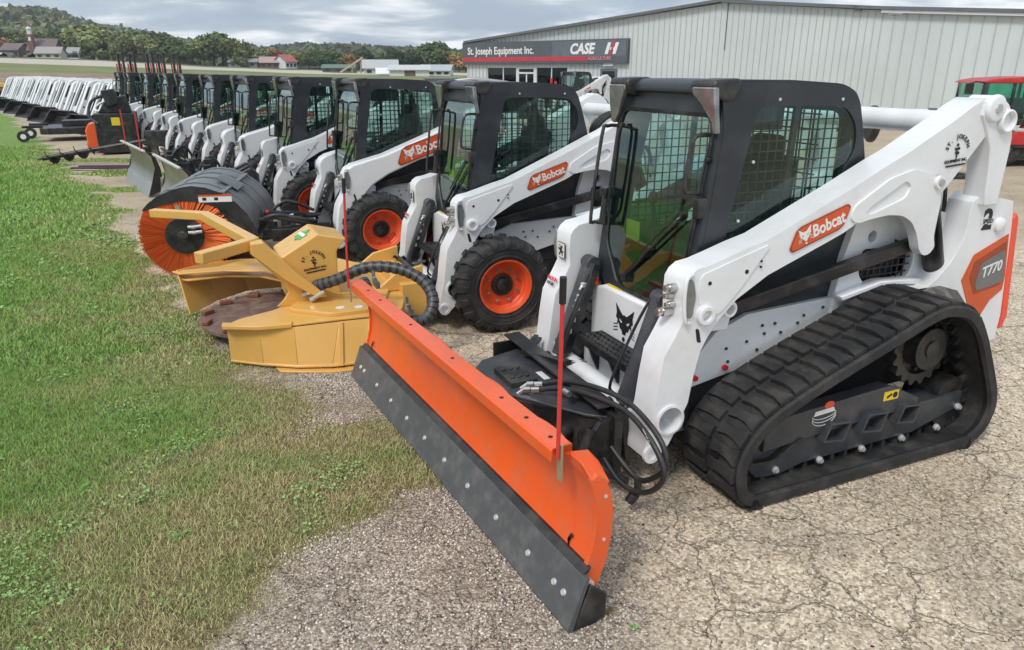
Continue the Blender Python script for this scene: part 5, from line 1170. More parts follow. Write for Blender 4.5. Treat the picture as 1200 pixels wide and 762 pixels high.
# ================= auger, snow blower, mower deck, forks =================
au = empty('earth_auger', (-9.3, 17.85, 0)); tag(au, 'long thin black auger bit sticking out over the lawn', 'auger')
b = MB(); A, B = V(1.1,.1,.62), V(-1.75,-.25,.16); b.cyl(A, B, .055, n=12); b.cyl(B, B+(B-A).normalized()*.12, .03, .01, n=8); b.box((.9,.1,.6), (.5,.35,.35)); ao = b.obj('shaft', BLACK, au, bevel=.004)
f = MB(); d_ = (B-A).normalized(); u = d_.orthogonal().normalized(); v2 = d_.cross(u); n = 44
vs = []
for i in range(n+1):
    t = .58+.40*i/n; c = A.lerp(B, t); a = 2*math.pi*3.5*i/n; e_ = u*math.cos(a)+v2*math.sin(a); vs += [c+e_*.05, c+e_*.17]
f.add(vs, [(2*i, 2*i+1, 2*i+3, 2*i+2) for i in range(n)]); f.obj('flighting', BLACK, au)
sb = empty('snow_blower', (-11.0, 20.3, 0), TH); tag(sb, 'black snow blower with orange front and yellow stickers left of the loaders', 'snow blower')
b = MB(); b.box2(-.9,.1,-.55,.55,.05,1.05); b.prism([(-.8,1.05),(.0,1.05),(-.2,1.35),(-.7,1.5)], -.3, .3, 'y'); b.prism([(-.55,1.3),(-.25,1.2),(-.15,1.62),(-.45,1.66)], -.15, .45, 'y'); b.obj('housing', BLACK, sb, bevel=.02)
b = MB(); b.prism([(.10,.08),(.38,.15),(.40,.60),(.30,.78),(.10,.80)], -.60, .0, 'y'); b.obj('orange_guard', ORANGE, sb, bevel=.03)
b = MB(); b.box2(.101,.106,.12,.42,.38,.52,0); b.box2(.101,.106,.12,.42,.56,.76,1); b.box2(-.5,-.3,.551,.555,.75,.95,0); b.obj('stickers', [YSTK, WSTK], sb)
b = MB(); b.tube([(-.2,.3,1.5),(.1,.35,1.35),(.2,.45,1.0),(.0,.6,.8)], .035, 8, sub=6); b.tube([(-.5,-.2,1.25),(-.25,-.25,1.35),(.05,-.2,1.2),(.02,.05,1.1),(-.35,.1,1.12)], .03, 8, sub=6, mi=1); b.obj('hoses', [RUBS, WSTK], sb)
md = empty('mower_deck', (-14.2, 24.6, 0), TH); tag(md, 'low black mower deck with a white caster wheel before the white loaders', 'mower deck')
b = MB(); b.prism(rounded([(.9,-.9),(.9,.9),(-.5,1.0),(-.5,-1.0)], .3), .22, .42, 'z'); b.box2(-.6,.3,-.3,.3,.42,.60); b.bar((.8,-.6,.45),(1.35,-.7,.45),.08,.08); b.bar((.8,.6,.45),(1.35,.7,.45),.08,.08); b.obj('deck', BLACK, md, bevel=.02)
for y in (-.7,.7):
    b = MB(); b.cyl((1.35,y-.05,.17),(1.35,y+.05,.17),.17,n=18); wo = b.obj('caster_wheel', TYRE, md); b = MB(); b.cyl((1.35,y-.055,.17),(1.35,y+.055,.17),.08,n=12); b.obj('wheel_disc', WSTK, wo)
b = MB(); b.box2(.901,.905,-.4,-.1,.27,.37); b.obj('sticker', WSTK, md)
PURP = mat('dark_plum_steel', (.06,.025,.055), .4)
fk = empty('pallet_forks', (-8.4, 16.5, 0)); tag(fk, 'pair of thin dark fork tines lying low over the dirt', 'pallet forks')
for yy in (.0, .32): b = MB(); b.bar((.2,yy,.09), (-1.45,yy+.15,.06), .10, .035); b.obj('tine', PURP, fk, bevel=.004)
# ================= white slant-fronted small loaders =================
def small_loader():
    root = empty('compact_loader'); tag(root, 'x', 'compact loader', 'low white slant-fronted loaders with black buckets')
    for sg in (-1, 1):
        b = MB(); b.prism(rounded([(-1.9,1.74),(-.28,1.72),(-.08,1.62),(.55,.45),(.38,.36),(-.22,1.42),(-.35,1.50),(-1.9,1.52)], .05), sg*.56, sg*.72, 'y'); b.obj('front_arm', WHITE, root, bevel=.02)
        h = MB(); h.prism([(-.12,1.50),(-.04,1.48),(.20,1.02),(.12,1.02)], sg*.72, sg*.725, 'y'); h.prism([(-1.6,1.60),(-.9,1.60),(-.9,1.66),(-1.6,1.66)], sg*.72, sg*.725, 'y'); h.prism([(-1.5,.95),(-.55,.95),(-.55,1.35),(-1.5,1.42)], sg*.52, sg*.525, 'y'); h.cyl((.27, sg*.725, .75), (.27, sg*.728, .75), .035, n=10); h.cyl((.0, sg*.46, 1.25), (.42, sg*.46, .5), .05, n=10); h.obj('arm_cylinder', BLACK, root)
    b = MB(); b.box2(-1.8,-.35,-.50,.50,1.66,1.70); b.prism([(-.30,1.50),(.10,.80),(.02,.78),(-.38,1.48)], .12, .22, 'y'); b.prism([(-.30,1.50),(.10,.80),(.02,.78),(-.38,1.48)], -.22, -.12, 'y'); b.box2(-1.9,-.45,-.52,.52,.95,1.56)
    for y in (-.47,-.22,.22,.47): b.prism([(-.20,1.68),(.46,.53),(.38,.48),(-.28,1.64)], y-.05, y+.05, 'y')
    b.prism([(-.33,1.64),(-.20,1.40),(-.24,1.38),(-.40,1.62)], -.5, .5, 'y'); b.prism([(.22,.78),(.33,.60),(.28,.58),(.17,.76)], -.5, .5, 'y'); b.obj('roof', WHITE, root, bevel=.01)
    b = MB(); b.box2(-1.9,-.1,-.48,.48,.35,1.25); b.prism([(-.35,1.60),(-.30,1.60),(.12,.75),(-.1,.75)], -.48, .48, 'y'); b.box2(-1.7,-1.65,-.45,.45,1.2,1.66); b.obj('body', BLACK, root, bevel=.01)
    b = MB(); b.box2(-1.95,-1.2,-.5,.5,.6,1.35); b.obj('rear_body', WHITE, root, bevel=.03)
    for x in (-.2,-1.4):
        for sg in (-1,1): w_ = MB(); w_.lathe([(.13,.2),(.14,.30),(.10,.36),(-.10,.36),(-.14,.30),(-.13,.2)], (0,0,0), (0,1,0), 20, closed=True); w_.cyl((0,-.1,0),(0,.1,0),.2,n=16); o = w_.obj('wheel', TYRE, root); o.location = (x, sg*.66, .36)
    b = MB(); b.prism([(.60,.10),(1.30,.02),(1.32,.05),(.78,.18),(.68,.40),(.85,.62),(.82,.65),(.58,.55)], -.85, .85, 'y')
    for sg in (-1,1): b.prism([(.60,.10),(1.30,.02),(1.0,.45),(.85,.64),(.58,.55)], sg*.84, sg*.86, 'y')
    b.obj('bucket', BLACK, root, bevel=.006)
    b = MB(); b.box2(1.20,1.34,-.86,.86,.0,.03); b.obj('bucket_edge', ZINC, root)
    return root
sl_ = small_loader(); P0, P1 = V(-14.6, 27.4, 0), V(-29.2, 45.0, 0)
nlab = ['white slant-fronted loader nearest the cabbed loaders, mower deck before it', 'second white slant-fronted loader past the black snow blower', 'third white slant-fronted loader, its bucket beyond the mower deck', 'middle one of the white slant-fronted loaders with buckets', 'third last of the far white slant-fronted loaders', 'last but one of the far white slant-fronted loaders', 'farthest white slant-fronted loader, at the left beside the yellow machine']
for i, lab in enumerate(nlab):
    o = sl_ if i == 0 else copy_tree(sl_); p = P0.lerp(P1, i/6); place(o, p.x, p.y, R(27)+random.uniform(-.05,.05)); o['label'] = lab
# ================= the dealer's hall =================
W0 = V(-2.42, 42, 0); EA = math.atan2(-.644, .765)
bd = empty('metal_hall', W0, EA); tag(bd, 'long pale ribbed metal dealership hall with a low gable roof', 'building')
# local: x along the wall to the right, y into the building, z up
def siding():
    k = NT('ribbed_siding'); geo = k.t.nodes.new('ShaderNodeSeparateXYZ'); k.l(k.tc.outputs['Object'], geo.inputs[0])
    n = k.noise(.35, 6, .6); c = k.ramp(n.outputs['Fac'], [(.3, (.52,.57,.56)), (.7, (.61,.65,.64))])
    mp_ = k.t.nodes.new('ShaderNodeMapping'); mp_.inputs['Scale'].default_value = (6, 6, .35); k.l(k.tc.outputs['Object'], mp_.inputs[0])
    c = k.mix(k.ramp(k.noise(1.0, 6, .65, 0, mp_.outputs[0]).outputs['Fac'], [(.5, (0,0,0)), (.75, (.3,.3,.3))]), c, (.46,.45,.42))
    k.l(c, k.b.inputs['Base Color']); k.b.inputs['Roughness'].default_value = .5; return k.m
SID = siding()
LEN = 48.0
def top(x): return float(np.interp(x, [0, 8.33, 14.5, 24.9, LEN], [3.46, 3.98, 4.74, 3.95, 2.2]))
top2 = lambda x: float(np.interp(x, [0, 14.5, 20.65, 24.9, 48], [3.46, 4.70, 4.14, 3.78, 2.3]))
wl = MB(); base = [(0,0),(1.45,0),(1.45,2.24),(6.68,2.24),(6.68,0),(8.67,0),(8.67,2.11),(9.46,2.11),(9.46,0),(48,0)]
wl.prism(base+[(48,top2(48)),(24.9,top2(24.9)),(20.65,top2(20.65)),(14.5,4.70),(0,3.46)], .0, .16, 'y')
wl.prism([(0,0),(0,3.4),(.16,3.4),(.16,0)], .16, 22, 'y'); wl.obj('wall', SID, bd)
rb = MB()
x = .12
while x < 47.8:
    zb = 2.30 if 1.45 < x < 6.68 else (2.2 if 8.6 < x < 9.55 else .02)
    if not (x < 10.2 and zb < 0): rb.prism([(x-.020,-.0),(x-.010,-.036),(x+.010,-.036),(x+.020,-.0)], zb, top2(x)-.05, 'z')
    x += .26 if x < 20.6 else .40
rb.obj('siding_ribs', mat('rib_paint', (.49,.52,.52), .55, var=.08), bd)
rf = MB(); rf.add([V(0,-.25,3.55),V(14.5,-.25,4.84),V(14.5,22,4.84),V(0,22,3.55),V(20.65,-.25,4.24),V(20.65,22,4.24),V(48,-.25,2.4),V(48,22,2.4)], [(0,1,2,3),(1,4,5,2),(4,6,7,5)])
rf.obj('roof', mat('roof_sheet', (.30,.32,.34), .5), bd)
tr_ = MB(); GTR = mat('grey_trim', (.13,.145,.155), .45)
for (a, b) in (((0,3.50),(8.33,4.22)), ((8.33,4.22),(14.5,4.80)), ((14.5,4.76),(20.65,4.22)), ((20.65,4.22),(48,2.38))): tr_.bar((a[0],-.12,a[1]), (b[0],-.12,b[1]), .30, .11, up=(0,0,1))
tr_.obj('eave_trim', GTR, bd)
fl_ = MB(); fl_.bar((20.65,-.2,4.11),(48,-.2,2.27),.03,.09); fl_.obj('white_flashing', WHITE2, bd)
sb_ = MB(); sb_.box2(2,47,-.012,.0,.0,.20); sb_.obj('base_strip', mat('concrete_base', (.42,.40,.36), .85), bd)
# sign band
sg_ = empty('dealer_sign', (0, 0, 0)); sg_.parent = bd
SGG = mat('sign_grey', (.095,.11,.12), .45); SGR = mat('sign_red', (.52,.05,.065), .45); SGL = mat('sign_grey_panel', (.13,.155,.175), .4)
b = MB(); b.box2(-.12,10.15,-.22,-.02,2.40,3.46); sgo = b.obj('panel', SGG, sg_, bevel=.01)
b = MB(); b.box2(5.9,10.08,-.226,-.218,2.72,3.40); b.obj('panel_patch', SGL, sg_)
b = MB(); b.box2(-.10,7.95,-.229,-.219,2.52,2.72); b.obj('red_stripe', SGR, sg_)
Ms = lambda x, z: frame((x, -.232, z), (1, 0, 0), (0, 0, 1))
b = MB(); b.text('St. Joseph Equipment Inc.', Ms(.28, 3.02), .50, .01, 0, bold=.010, align='LEFT', sx=.88); b.obj('sign_name', WSTK, sg_)
b = MB(); b.text('CASE', Ms(6.95, 3.03), .64, .01, 0, bold=.026, shear=.22, align='LEFT', sx=.92)
for (x0, mi) in ((8.94, 0), (9.36, 0)): b.prism([(x0,2.80),(x0+.17,2.80),(x0+.34,3.30),(x0+.17,3.30)], -.242, -.232, 'y', mi=mi)
b.prism([(9.20,2.98),(9.45,2.98),(9.50,3.10),(9.25,3.10)], -.240, -.232, 'y', mi=0); b.prism([(9.17,2.74),(9.27,2.74),(9.56,3.42),(9.46,3.42)], -.248, -.243, 'y', mi=1)
b.obj('sign_logo', [WSTK, SGR], sg_)
b = MB(); b.text('AGRICULTURE', Ms(8.0, 2.62), .21, .01, 0, bold=.004, align='LEFT', sx=.95); b.obj('sign_subtitle', mat('sign_pink', (.75,.25,.28), .5), sg_)
# storefront
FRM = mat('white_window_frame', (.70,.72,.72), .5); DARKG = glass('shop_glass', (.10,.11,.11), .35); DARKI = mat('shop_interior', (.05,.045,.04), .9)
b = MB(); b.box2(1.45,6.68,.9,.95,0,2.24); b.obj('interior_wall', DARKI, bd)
for (x0, x1) in ((1.45,2.55),(2.55,3.45),(4.75,5.7),(5.7,6.68)):
    b = MB(); b.prism([(x0,0),(x1,0),(x1,2.24),(x0,2.24)], .02, .08, 'y', [[(x0+.03,.3),(x1-.03,.3),(x1-.03,2.21),(x0+.03,2.21)]]); fo_ = b.obj('window', FRM, bd); b = MB(); b.box2(x0+.03,x1-.03,.045,.05,.3,2.21); b.obj('pane', DARKG, fo_)
b = MB(); b.prism([(3.45,0),(4.75,0),(4.75,2.26),(3.45,2.26)], .0, .09, 'y', [[(3.62,.02),(4.58,.02),(4.58,1.92),(3.62,1.92)],[(3.62,2.0),(4.58,2.0),(4.58,2.16),(3.62,2.16)]]); fo_ = b.obj('entrance_door', FRM, bd)
b = MB(); b.box2(3.62,4.58,.04,.045,.02,2.16); b.obj('pane', DARKG, fo_); b = MB(); b.box2(4.06,4.14,.03,.07,.02,1.92); b.box2(4.2,4.5,.035,.042,1.15,1.4); b.obj('door_post', FRM, fo_)
b = MB(); b.prism([(8.60,0),(9.53,0),(9.53,2.16),(8.60,2.16)], -.03, .08, 'y', [[(8.72,.1),(9.40,.1),(9.40,2.05),(8.72,2.05)]]); do_ = b.obj('side_door', GTR, bd, bevel=.006)
b = MB(); b.box2(8.72,9.40,.02,.03,.1,2.05); b.obj('pane', DARKG, do_); b = MB(); b.box2(8.95,9.20,-.0,.012,1.45,1.78); b.box2(9.0,9.2,-.0,.012,1.1,1.2); b.obj('notice', WSTK, do_)
b = MB(); b.box2(8.8,9.35,-.15,.0,2.28,2.42); b.obj('door_lamp', WHITE2, bd, bevel=.01)
b = MB(); b.cyl((14.7,-.03,4.7),(14.7,-.03,2.9),.02,n=8); b.cyl((14.7,-.03,4.7),(14.72,-.1,4.9),.03,n=8); b.obj('conduit', GTR, bd)
b = MB(); b.bar((19.75,.5,4.72),(19.75,-.55,4.60),.10,.10); b.box2(19.6,19.95,-.5,-.1,4.62,4.78); b.obj('flood_lamp', GTR, bd, bevel=.01)
b = MB(); b.cyl((19.75,-.02,4.2),(19.75,-.16,4.2),.05,n=10); b.box2(19.7,19.95,-.22,-.1,4.16,4.26); b.obj('bracket', GTR, bd)
b = MB(); b.box2(20.85,21.0,-.12,-.02,3.98,4.1); b.cyl((20.95,-.08,4.04),(21.35,-.16,4.02),.045,n=12); b.obj('camera_arm', WHITE2, bd)
for (u_, lab) in ((-4.2, 'grey storage shed beside the left end of the hall'),):
    sh = MB(); sh.box2(-1.35,.35,0,2.2,0,1.55); so_ = sh.obj('shed', mat('shed_grey', (.20,.23,.23), .6), None); so_.location = (-4.0, 47.5, 0); tag(so_, lab, 'shed')
    rr_ = MB(); rr_.box2(-1.45,.45,-.1,2.3,1.55,1.62); rr_.obj('roof', GTR, so_)
# ---- white pipe with a black collar behind the track loader
pi = empty('white_pipe', (8.8, 15.7, 0)); tag(pi, 'thick white pipe lying level behind the track loader cab', 'pipe')
b = MB(); b.cyl((-2.6,0.08,1.19),(.72,-.29,1.19),.195,n=32); b.obj('tube', WHITE, pi)
b = MB(); b.lathe([(0,.30),(.05,.37),(.12,.37),(.16,.30),(.16,.2),(0,.2)], (-1.45,-.02,1.08), (1,-.1,0), 30, closed=True); b.cyl((-1.44,-.02,1.08),(-1.30,-.03,1.08),.30,n=24); b.bar((-1.45,-.38,1.12),(-1.28,-.40,1.12),.04,.03); b.obj('end_collar', RUBS, pi, bevel=.01)
b = MB(); b.cyl((-.36,-.19,1.19),(-.18,-.205,1.19),.215,n=8); b.obj('band', GREYB, pi, bevel=.01)
b = MB(); M_ = frame((-.27,-.425,1.22), (0,0,1), (-1,.1,.0)); b.box((0,0,0), (.16,.04,.004), 0, M=M_); b.obj('band_print', WSTK, pi)
for x_ in (-2.3, .5): b = MB(); b.bar((x_,-.1,0),(x_,-.1,1.0),.10,.10); b.box2(x_-.3,x_+.3,-.4,.2,0,.06); b.box2(x_-.12,x_+.12,-.35,.12,.95,1.02); b.obj('stand', BLACK, pi, bevel=.006)
# ---- red tractor at the right
tx_ = empty('red_tractor', (12.2, 18.2, 0), R(-8)); tag(tx_, 'red farm tractor with a green-glazed cab at the right edge', 'tractor')
b = MB(); b.prism([(-1.40,1.84),(-1.30,1.90),(-1.0,1.95),(-.4,1.985),(.2,1.985),(.42,1.93),(.46,1.84)], -.7, .7, 'y'); b.obj('cab_roof', RED, tx_, bevel=.03, seg=3)
b = MB()
for x_ in (-1.26,-.62,.12,.26):
    for y_ in (-.66,.66): b.bar((x_-.05*(x_<-1),y_,1.0),(x_,y_,1.88),.06,.06)
b.box2(-1.3,.25,-.68,.68,.92,1.05); b.box((-.35,0,1.25),(.5,.5,.5)); b.obj('cab_frame', BLACK, tx_, bevel=.01)
b = MB(); b.box2(-1.24,.22,-.662,-.658,1.05,1.86); b.box2(-1.24,.22,.658,.662,1.05,1.86); b.box2(-1.29,-1.285,-.64,.64,1.05,1.86); b.obj('cab_glass', TRGLASS, tx_)
b = MB(); b.prism(rounded([(.35,.85),(.35,1.30),(.9,1.72),(2.7,1.6),(2.95,1.2),(2.95,.85)], .12), -.48, .48, 'y'); b.prism([(-.3,.85),(-.05,1.15),(.35,1.50),(.75,1.62),(.95,1.3),(.95,.85)], -.95, -.5, 'y'); b.obj('hood', RED, tx_, bevel=.03, seg=3)
b = MB(); b.box2(-1.2,2.9,-1.0,-.96,.50,.80); b.box2(-1.2,2.9,-.96,.96,.50,.56); b.obj('side_panel', RED, tx_, bevel=.01)
b = MB(); b.box2(-1.0,2.9,-.9,.9,.18,.49); b.box2(-1.2,3.0,-1.02,-.9,.44,.49); b.box((.9,-.7,1.0),(.6,.3,.25)); b.obj('underbody', BLACK, tx_, bevel=.01)
for (x_, r_) in ((-.7,.42),(2.1,.42)):
    for y_ in (-.8,.8): w_ = MB(); w_.lathe([(.15,.2),(.17,r_*.8),(.12,r_),(-.12,r_),(-.17,r_*.8),(-.15,.2)], (0,0,0), (0,1,0), 28, closed=True); w_.cyl((0,-.12,0),(0,.12,0),.22,n=20,mi=1); o = w_.obj('wheel', [TYRE, SILV], tx_); o.location = (x_, y_, r_)
b = MB(); b.box((-1.62,-.75,1.72),(.17,.05,.24)); b.tube([(-1.28,-.7,1.86),(-1.5,-.75,1.88),(-1.62,-.75,1.84)],.015,6); b.box((-.22,-.80,1.66),(.14,.04,.2)); b.tube([(-1.3,-.7,1.1),(-1.42,-.78,1.1),(-1.42,-.78,1.35),(-1.3,-.7,1.4)],.015,6); b.obj('mirror', BLACK, tx_, bevel=.01)
b = MB(); b.box((.52,-.72,1.78),(.34,.06,.10)); b.obj('amber_light', mat('amber', (.85,.30,.08), .4), tx_)
b = MB(); b.cyl((1.5,-.5,.95),(1.5,-.62,.95),.12,n=16); b.cyl((1.9,-.5,1.0),(1.9,-.58,1.0),.08,n=12); b.obj('engine_cover', CHROME, tx_)
b = MB(); b.text('TRACTOR'[:1], frame((-.05,-1.003,.65),(1,0,0),(0,0,1)), .2, .003, 0); b.obj('panel_print', WSTK, tx_)
# ---- things by the shop front
c = copy_tree(m2); c.location = (2.55, 34.5, 0); c.rotation_euler = (0, 0, TH+R(14)); c['label'] = 'white cabbed loader standing alone before the shop windows'; c.pop('group', None) if hasattr(c, 'pop') else None
if 'group' in c: del c['group']
pk_ = empty('parked_suv', (-.75, 35.5, 0), R(180)); tag(pk_, 'silver car with its roof showing before the shop windows', 'car')
b = MB(); b.prism(rounded([(-2.2,.35),(-2.25,.85),(-1.3,1.0),(-.6,1.62),(.9,1.80),(1.9,1.70),(2.2,1.0),(2.2,.35)], .12), -.85, .85, 'y'); b.obj('body', mat('silver_car', (.45,.46,.47), .3, metal=.5), pk_, bevel=.04)
for sg in (-1, 1): b = MB(); b.prism([(-1.1,1.02),(-.5,1.52),(.9,1.68),(1.75,1.58),(1.9,1.05)], sg*.852, sg*.858, 'y'); b.obj('window', DARKG, pk_)
for x_ in (-1.35,1.35):
    for sg in (-1, 1): b = MB(); b.cyl((0,-.1,0),(0,.1,0),.34,n=18); o = b.obj('wheel', TYRE, pk_); o.location = (x_, sg*.8, .34)
b = MB(); b.box2(-.16,.16,-.16,.16,0,1.25); b.cyl((-.1,0,1.2),(-.1,0,1.75),.07,n=10); b.cyl((.1,0,1.2),(.1,0,1.6),.07,n=10); b.obj('red_pump', RED, None, bevel=.02).location = (2.0, 37.2, 0); tag(bpy.data.objects['red_pump'], 'small red pump standing by the shop window', 'pump')
# ---- compact tractors behind the loader row: only their roll bars show
def roll_tractor():
    root = empty('compact_tractor')
    b = MB(); b.box2(-.5,1.6,-.35,.35,.6,1.15); b.prism([(-.9,.7),(-.9,1.05),(.1,1.1),(.1,.7)], -.75, .75, 'y'); b.obj('body', PURP, root, bevel=.06)
    for sg in (-1, 1): b = MB(); b.bar((-.75,sg*.48,.8),(-.75,sg*.48,2.66),.09,.11); b.bar((-.64,sg*.48,1.2),(-.64,sg*.48,2.2),.05,.09,1); b.obj('roll_bar_post', [BLACK, RED], root, bevel=.008)
    b = MB(); b.bar((-.75,-.5,2.66),(-.75,.5,2.66),.10,.07); b.obj('roll_bar_top', BLACK, root, bevel=.01)
    b = MB(); b.box((-.45,0,1.45),(.4,.5,.1)); b.box((-.68,0,1.65),(.1,.5,.4)); b.obj('seat', SEATM, root, bevel=.03)
    for x_, r_ in ((-.6,.62),(1.2,.40)):
        for sg in (-1, 1): b = MB(); b.lathe([(.14,.2),(.16,r_*.8),(.12,r_),(-.12,r_),(-.16,r_*.8),(-.14,.2)], (0,0,0), (0,1,0), 22, closed=True); b.cyl((0,-.1,0),(0,.1,0),.22,n=14); o = b.obj('wheel', TYRE, root); o.location = (x_, sg*.68, r_)
    return root
rt_ = roll_tractor()
for i, (u, D, lab) in enumerate(((122.5, 40, 'leftmost red compact tractor behind the loaders, black roll bar with red lower half'), (136, 40, 'second red compact tractor behind the loaders, roll bar posts close to the first'), (157, 40, 'compact tractor behind the loaders, third pair of black roll bar posts'), (170, 40, 'compact tractor behind the loaders, fourth pair of black roll bar posts'), (188, 40, 'rightmost compact tractor behind the loaders, fifth pair of black posts'))):
    o = rt_ if i == 0 else copy_tree(rt_); o.location = ((u-600)/911*D*1.0, D, 0); o.rotation_euler = (0, 0, R(180+38)); o.scale = (1.1,)*3; tag(o, lab, 'tractor', 'compact tractors behind the loader row')
# yellow implement at far left
yi = empty('yellow_scraper', (-34.5, 51.0, 0), R(10)); tag(yi, 'low yellow implement at the far left beyond the white loaders', 'implement')
b = MB(); b.box2(-2.5,1.2,-.5,.5,.45,1.0); b.prism([(-2.5,.95),(-1.6,1.35),(.8,1.3),(1.2,.95)], -.08, .08, 'y'); b.obj('body', YEL, yi, bevel=.03)
b = MB(); b.box2(-2.4,1.0,-.9,.9,1.0,1.04); b.obj('rack', BLACK, yi)
for x_ in (-2.0,.8): b = MB(); b.cyl((x_,-.6,.4),(x_,.6,.4),.4,n=18); b.obj('wheel', TYRE, yi)

# ================= trees, village and hills =================
def far_pt(u, D, dz=0.0):
    x = (u-600)/911*D; y = D; return x, y, float(H(np.array(x), np.array(y)))+dz
BARK = mat('bark', (.10,.075,.055), .9, bump=.4, bs=20)
def leaf_mat(name):
    m = bpy.data.materials.new(name); m.use_nodes = True; t = m.node_tree; b = t.nodes['Principled BSDF']; a = t.nodes.new('ShaderNodeAttribute'); a.attribute_name = 'tone'; oi = t.nodes.new('ShaderNodeObjectInfo')
    hs = t.nodes.new('ShaderNodeHueSaturation'); t.links.new(a.outputs['Color'], hs.inputs['Color'])
    m1_ = t.nodes.new('ShaderNodeMapRange'); t.links.new(oi.outputs['Random'], m1_.inputs[0]); m1_.inputs[3].default_value = .72; m1_.inputs[4].default_value = 1.3; t.links.new(m1_.outputs[0], hs.inputs['Value'])
    t.links.new(hs.outputs[0], b.inputs['Base Color']); b.inputs['Roughness'].default_value = .85; b.inputs['Specular IOR Level'].default_value = .1; return m
LEAF = leaf_mat('foliage')
def crown_data(r, h, n, base, lobes=9, conic=False, seed=0):
    g = np.random.default_rng(seed); P = []; S = []
    for i in range(lobes):
        if conic: t = (i+.5)/lobes; c = np.array([g.normal(0, .12*r), g.normal(0, .12*r), h*(.15+.8*t)]); s = r*(1.02-t)*np.array([1, 1, .8])+.15
        else:
            a = g.uniform(0, 6.28); q = g.uniform(0, .62)*r; c = np.array([q*np.cos(a), q*np.sin(a), h*g.uniform(.34, .80)]); s = r*g.uniform(.32, .55)*np.array([1, 1, .85])
        P.append(c); S.append(s)
    li = g.integers(0, lobes, n); d = g.normal(0, 1, (n, 3)); d /= np.linalg.norm(d, axis=1)[:, None]; rad = g.uniform(.55, 1.06, n)[:, None]
    c = np.array(P)[li]+d*rad*np.array(S)[li]; lt = g.normal(1, .20, lobes)[li][:, None]
    sz = r*g.uniform(.05, .105, n)*.9; nrm = d+g.normal(0, .5, (n, 3)); nrm /= np.linalg.norm(nrm, axis=1)[:, None]
    up = np.tile([0, 0, 1.0], (n, 1)); u = np.cross(nrm, up); u /= np.linalg.norm(u, axis=1)[:, None]+1e-6; v = np.cross(nrm, u)
    a = g.uniform(0, 6.28, n)[:, None]; u2 = u*np.cos(a)+v*np.sin(a); v2 = -u*np.sin(a)+v*np.cos(a); sz = sz[:, None]
    V4 = np.stack([c-u2*sz-v2*sz*.6, c+u2*sz-v2*sz*.8, c+u2*sz*.8+v2*sz, c-u2*sz*.7+v2*sz*.7], 1).reshape(-1, 3)
    colr = np.clip(np.array(base)*lt*(1+g.normal(0, .16, (n, 1))), .004, .6); return V4, np.repeat(colr[:, None], 4, 1).reshape(-1, 3)
def tree_proto(name, r, h, base, n=2600, conic=False, seed=0, trunk=.25):
    t = MB(); t.tube([(0,0,-.3),(.05,0,h*.3),(0,.05,h*.62)], [.03*h, .024*h, .010*h], 8)
    for i in range(5): a = i*1.3; t.tube([(0,0,h*(.22+.06*i)),(math.cos(a)*r*.3,math.sin(a)*r*.3,h*(.36+.06*i)),(math.cos(a)*r*.6,math.sin(a)*r*.6,h*(.48+.06*i))], [.012*h,.008*h,.004*h], 5)
    root = t.obj(name, BARK); v, c = crown_data(r, h, n, base, 11 if not conic else 9, conic, seed); f = np.arange(len(v)).reshape(-1, 4)
    np_mesh('crown', v, f, LEAF, cattr=c, parent=root); return root
PR = dict(
 green=tree_proto('broadleaf_tree', 4.6, 9.0, (.13,.17,.065), seed=1), dark=tree_proto('broadleaf_tree', 4.2, 9.5, (.085,.125,.06), seed=2), olive=tree_proto('broadleaf_tree', 5.0, 8.5, (.19,.21,.085), seed=3),
 pine=tree_proto('conifer_tree', 2.6, 10.0, (.065,.10,.055), conic=True, seed=4), rust=tree_proto('autumn_tree', 3.8, 7.5, (.34,.21,.10), seed=5), red=tree_proto('autumn_tree', 3.4, 7.0, (.30,.12,.09), seed=6), bush=tree_proto('shrub', 3.2, 4.2, (.13,.155,.07), n=1600, seed=7), yellow=tree_proto('autumn_tree', 4.0, 8.0, (.34,.27,.10), seed=8))
used_p = set()
DESC = dict(green='mid green rounded tree', dark='dark green tall tree', olive='olive broad tree', pine='dark narrow conifer', rust='rust orange tree', red='dull red tree', bush='low green shrub', yellow='yellowing tree')
def put_tree(kind, u, D, h, place_txt, wide=1.0):
    p = PR[kind]; H0 = dict(green=9, dark=9.5, olive=8.5, pine=10, rust=7.5, red=7, bush=4.2, yellow=8)[kind]
    o = p if kind not in used_p else copy_tree(p); used_p.add(kind); x, y, z = far_pt(u, D, -.2); o.location = (x, y, z); s = h/H0*1.08; o.scale = (s*wide, s*wide, s); o.rotation_euler = (0, 0, random.uniform(0, 6))
    tag(o, DESC[kind]+' '+place_txt, 'tree', 'trees of the far tree line')
def hh(v, u, D): return 2.15+(81-v)*D/911-far_pt(u, D)[2]
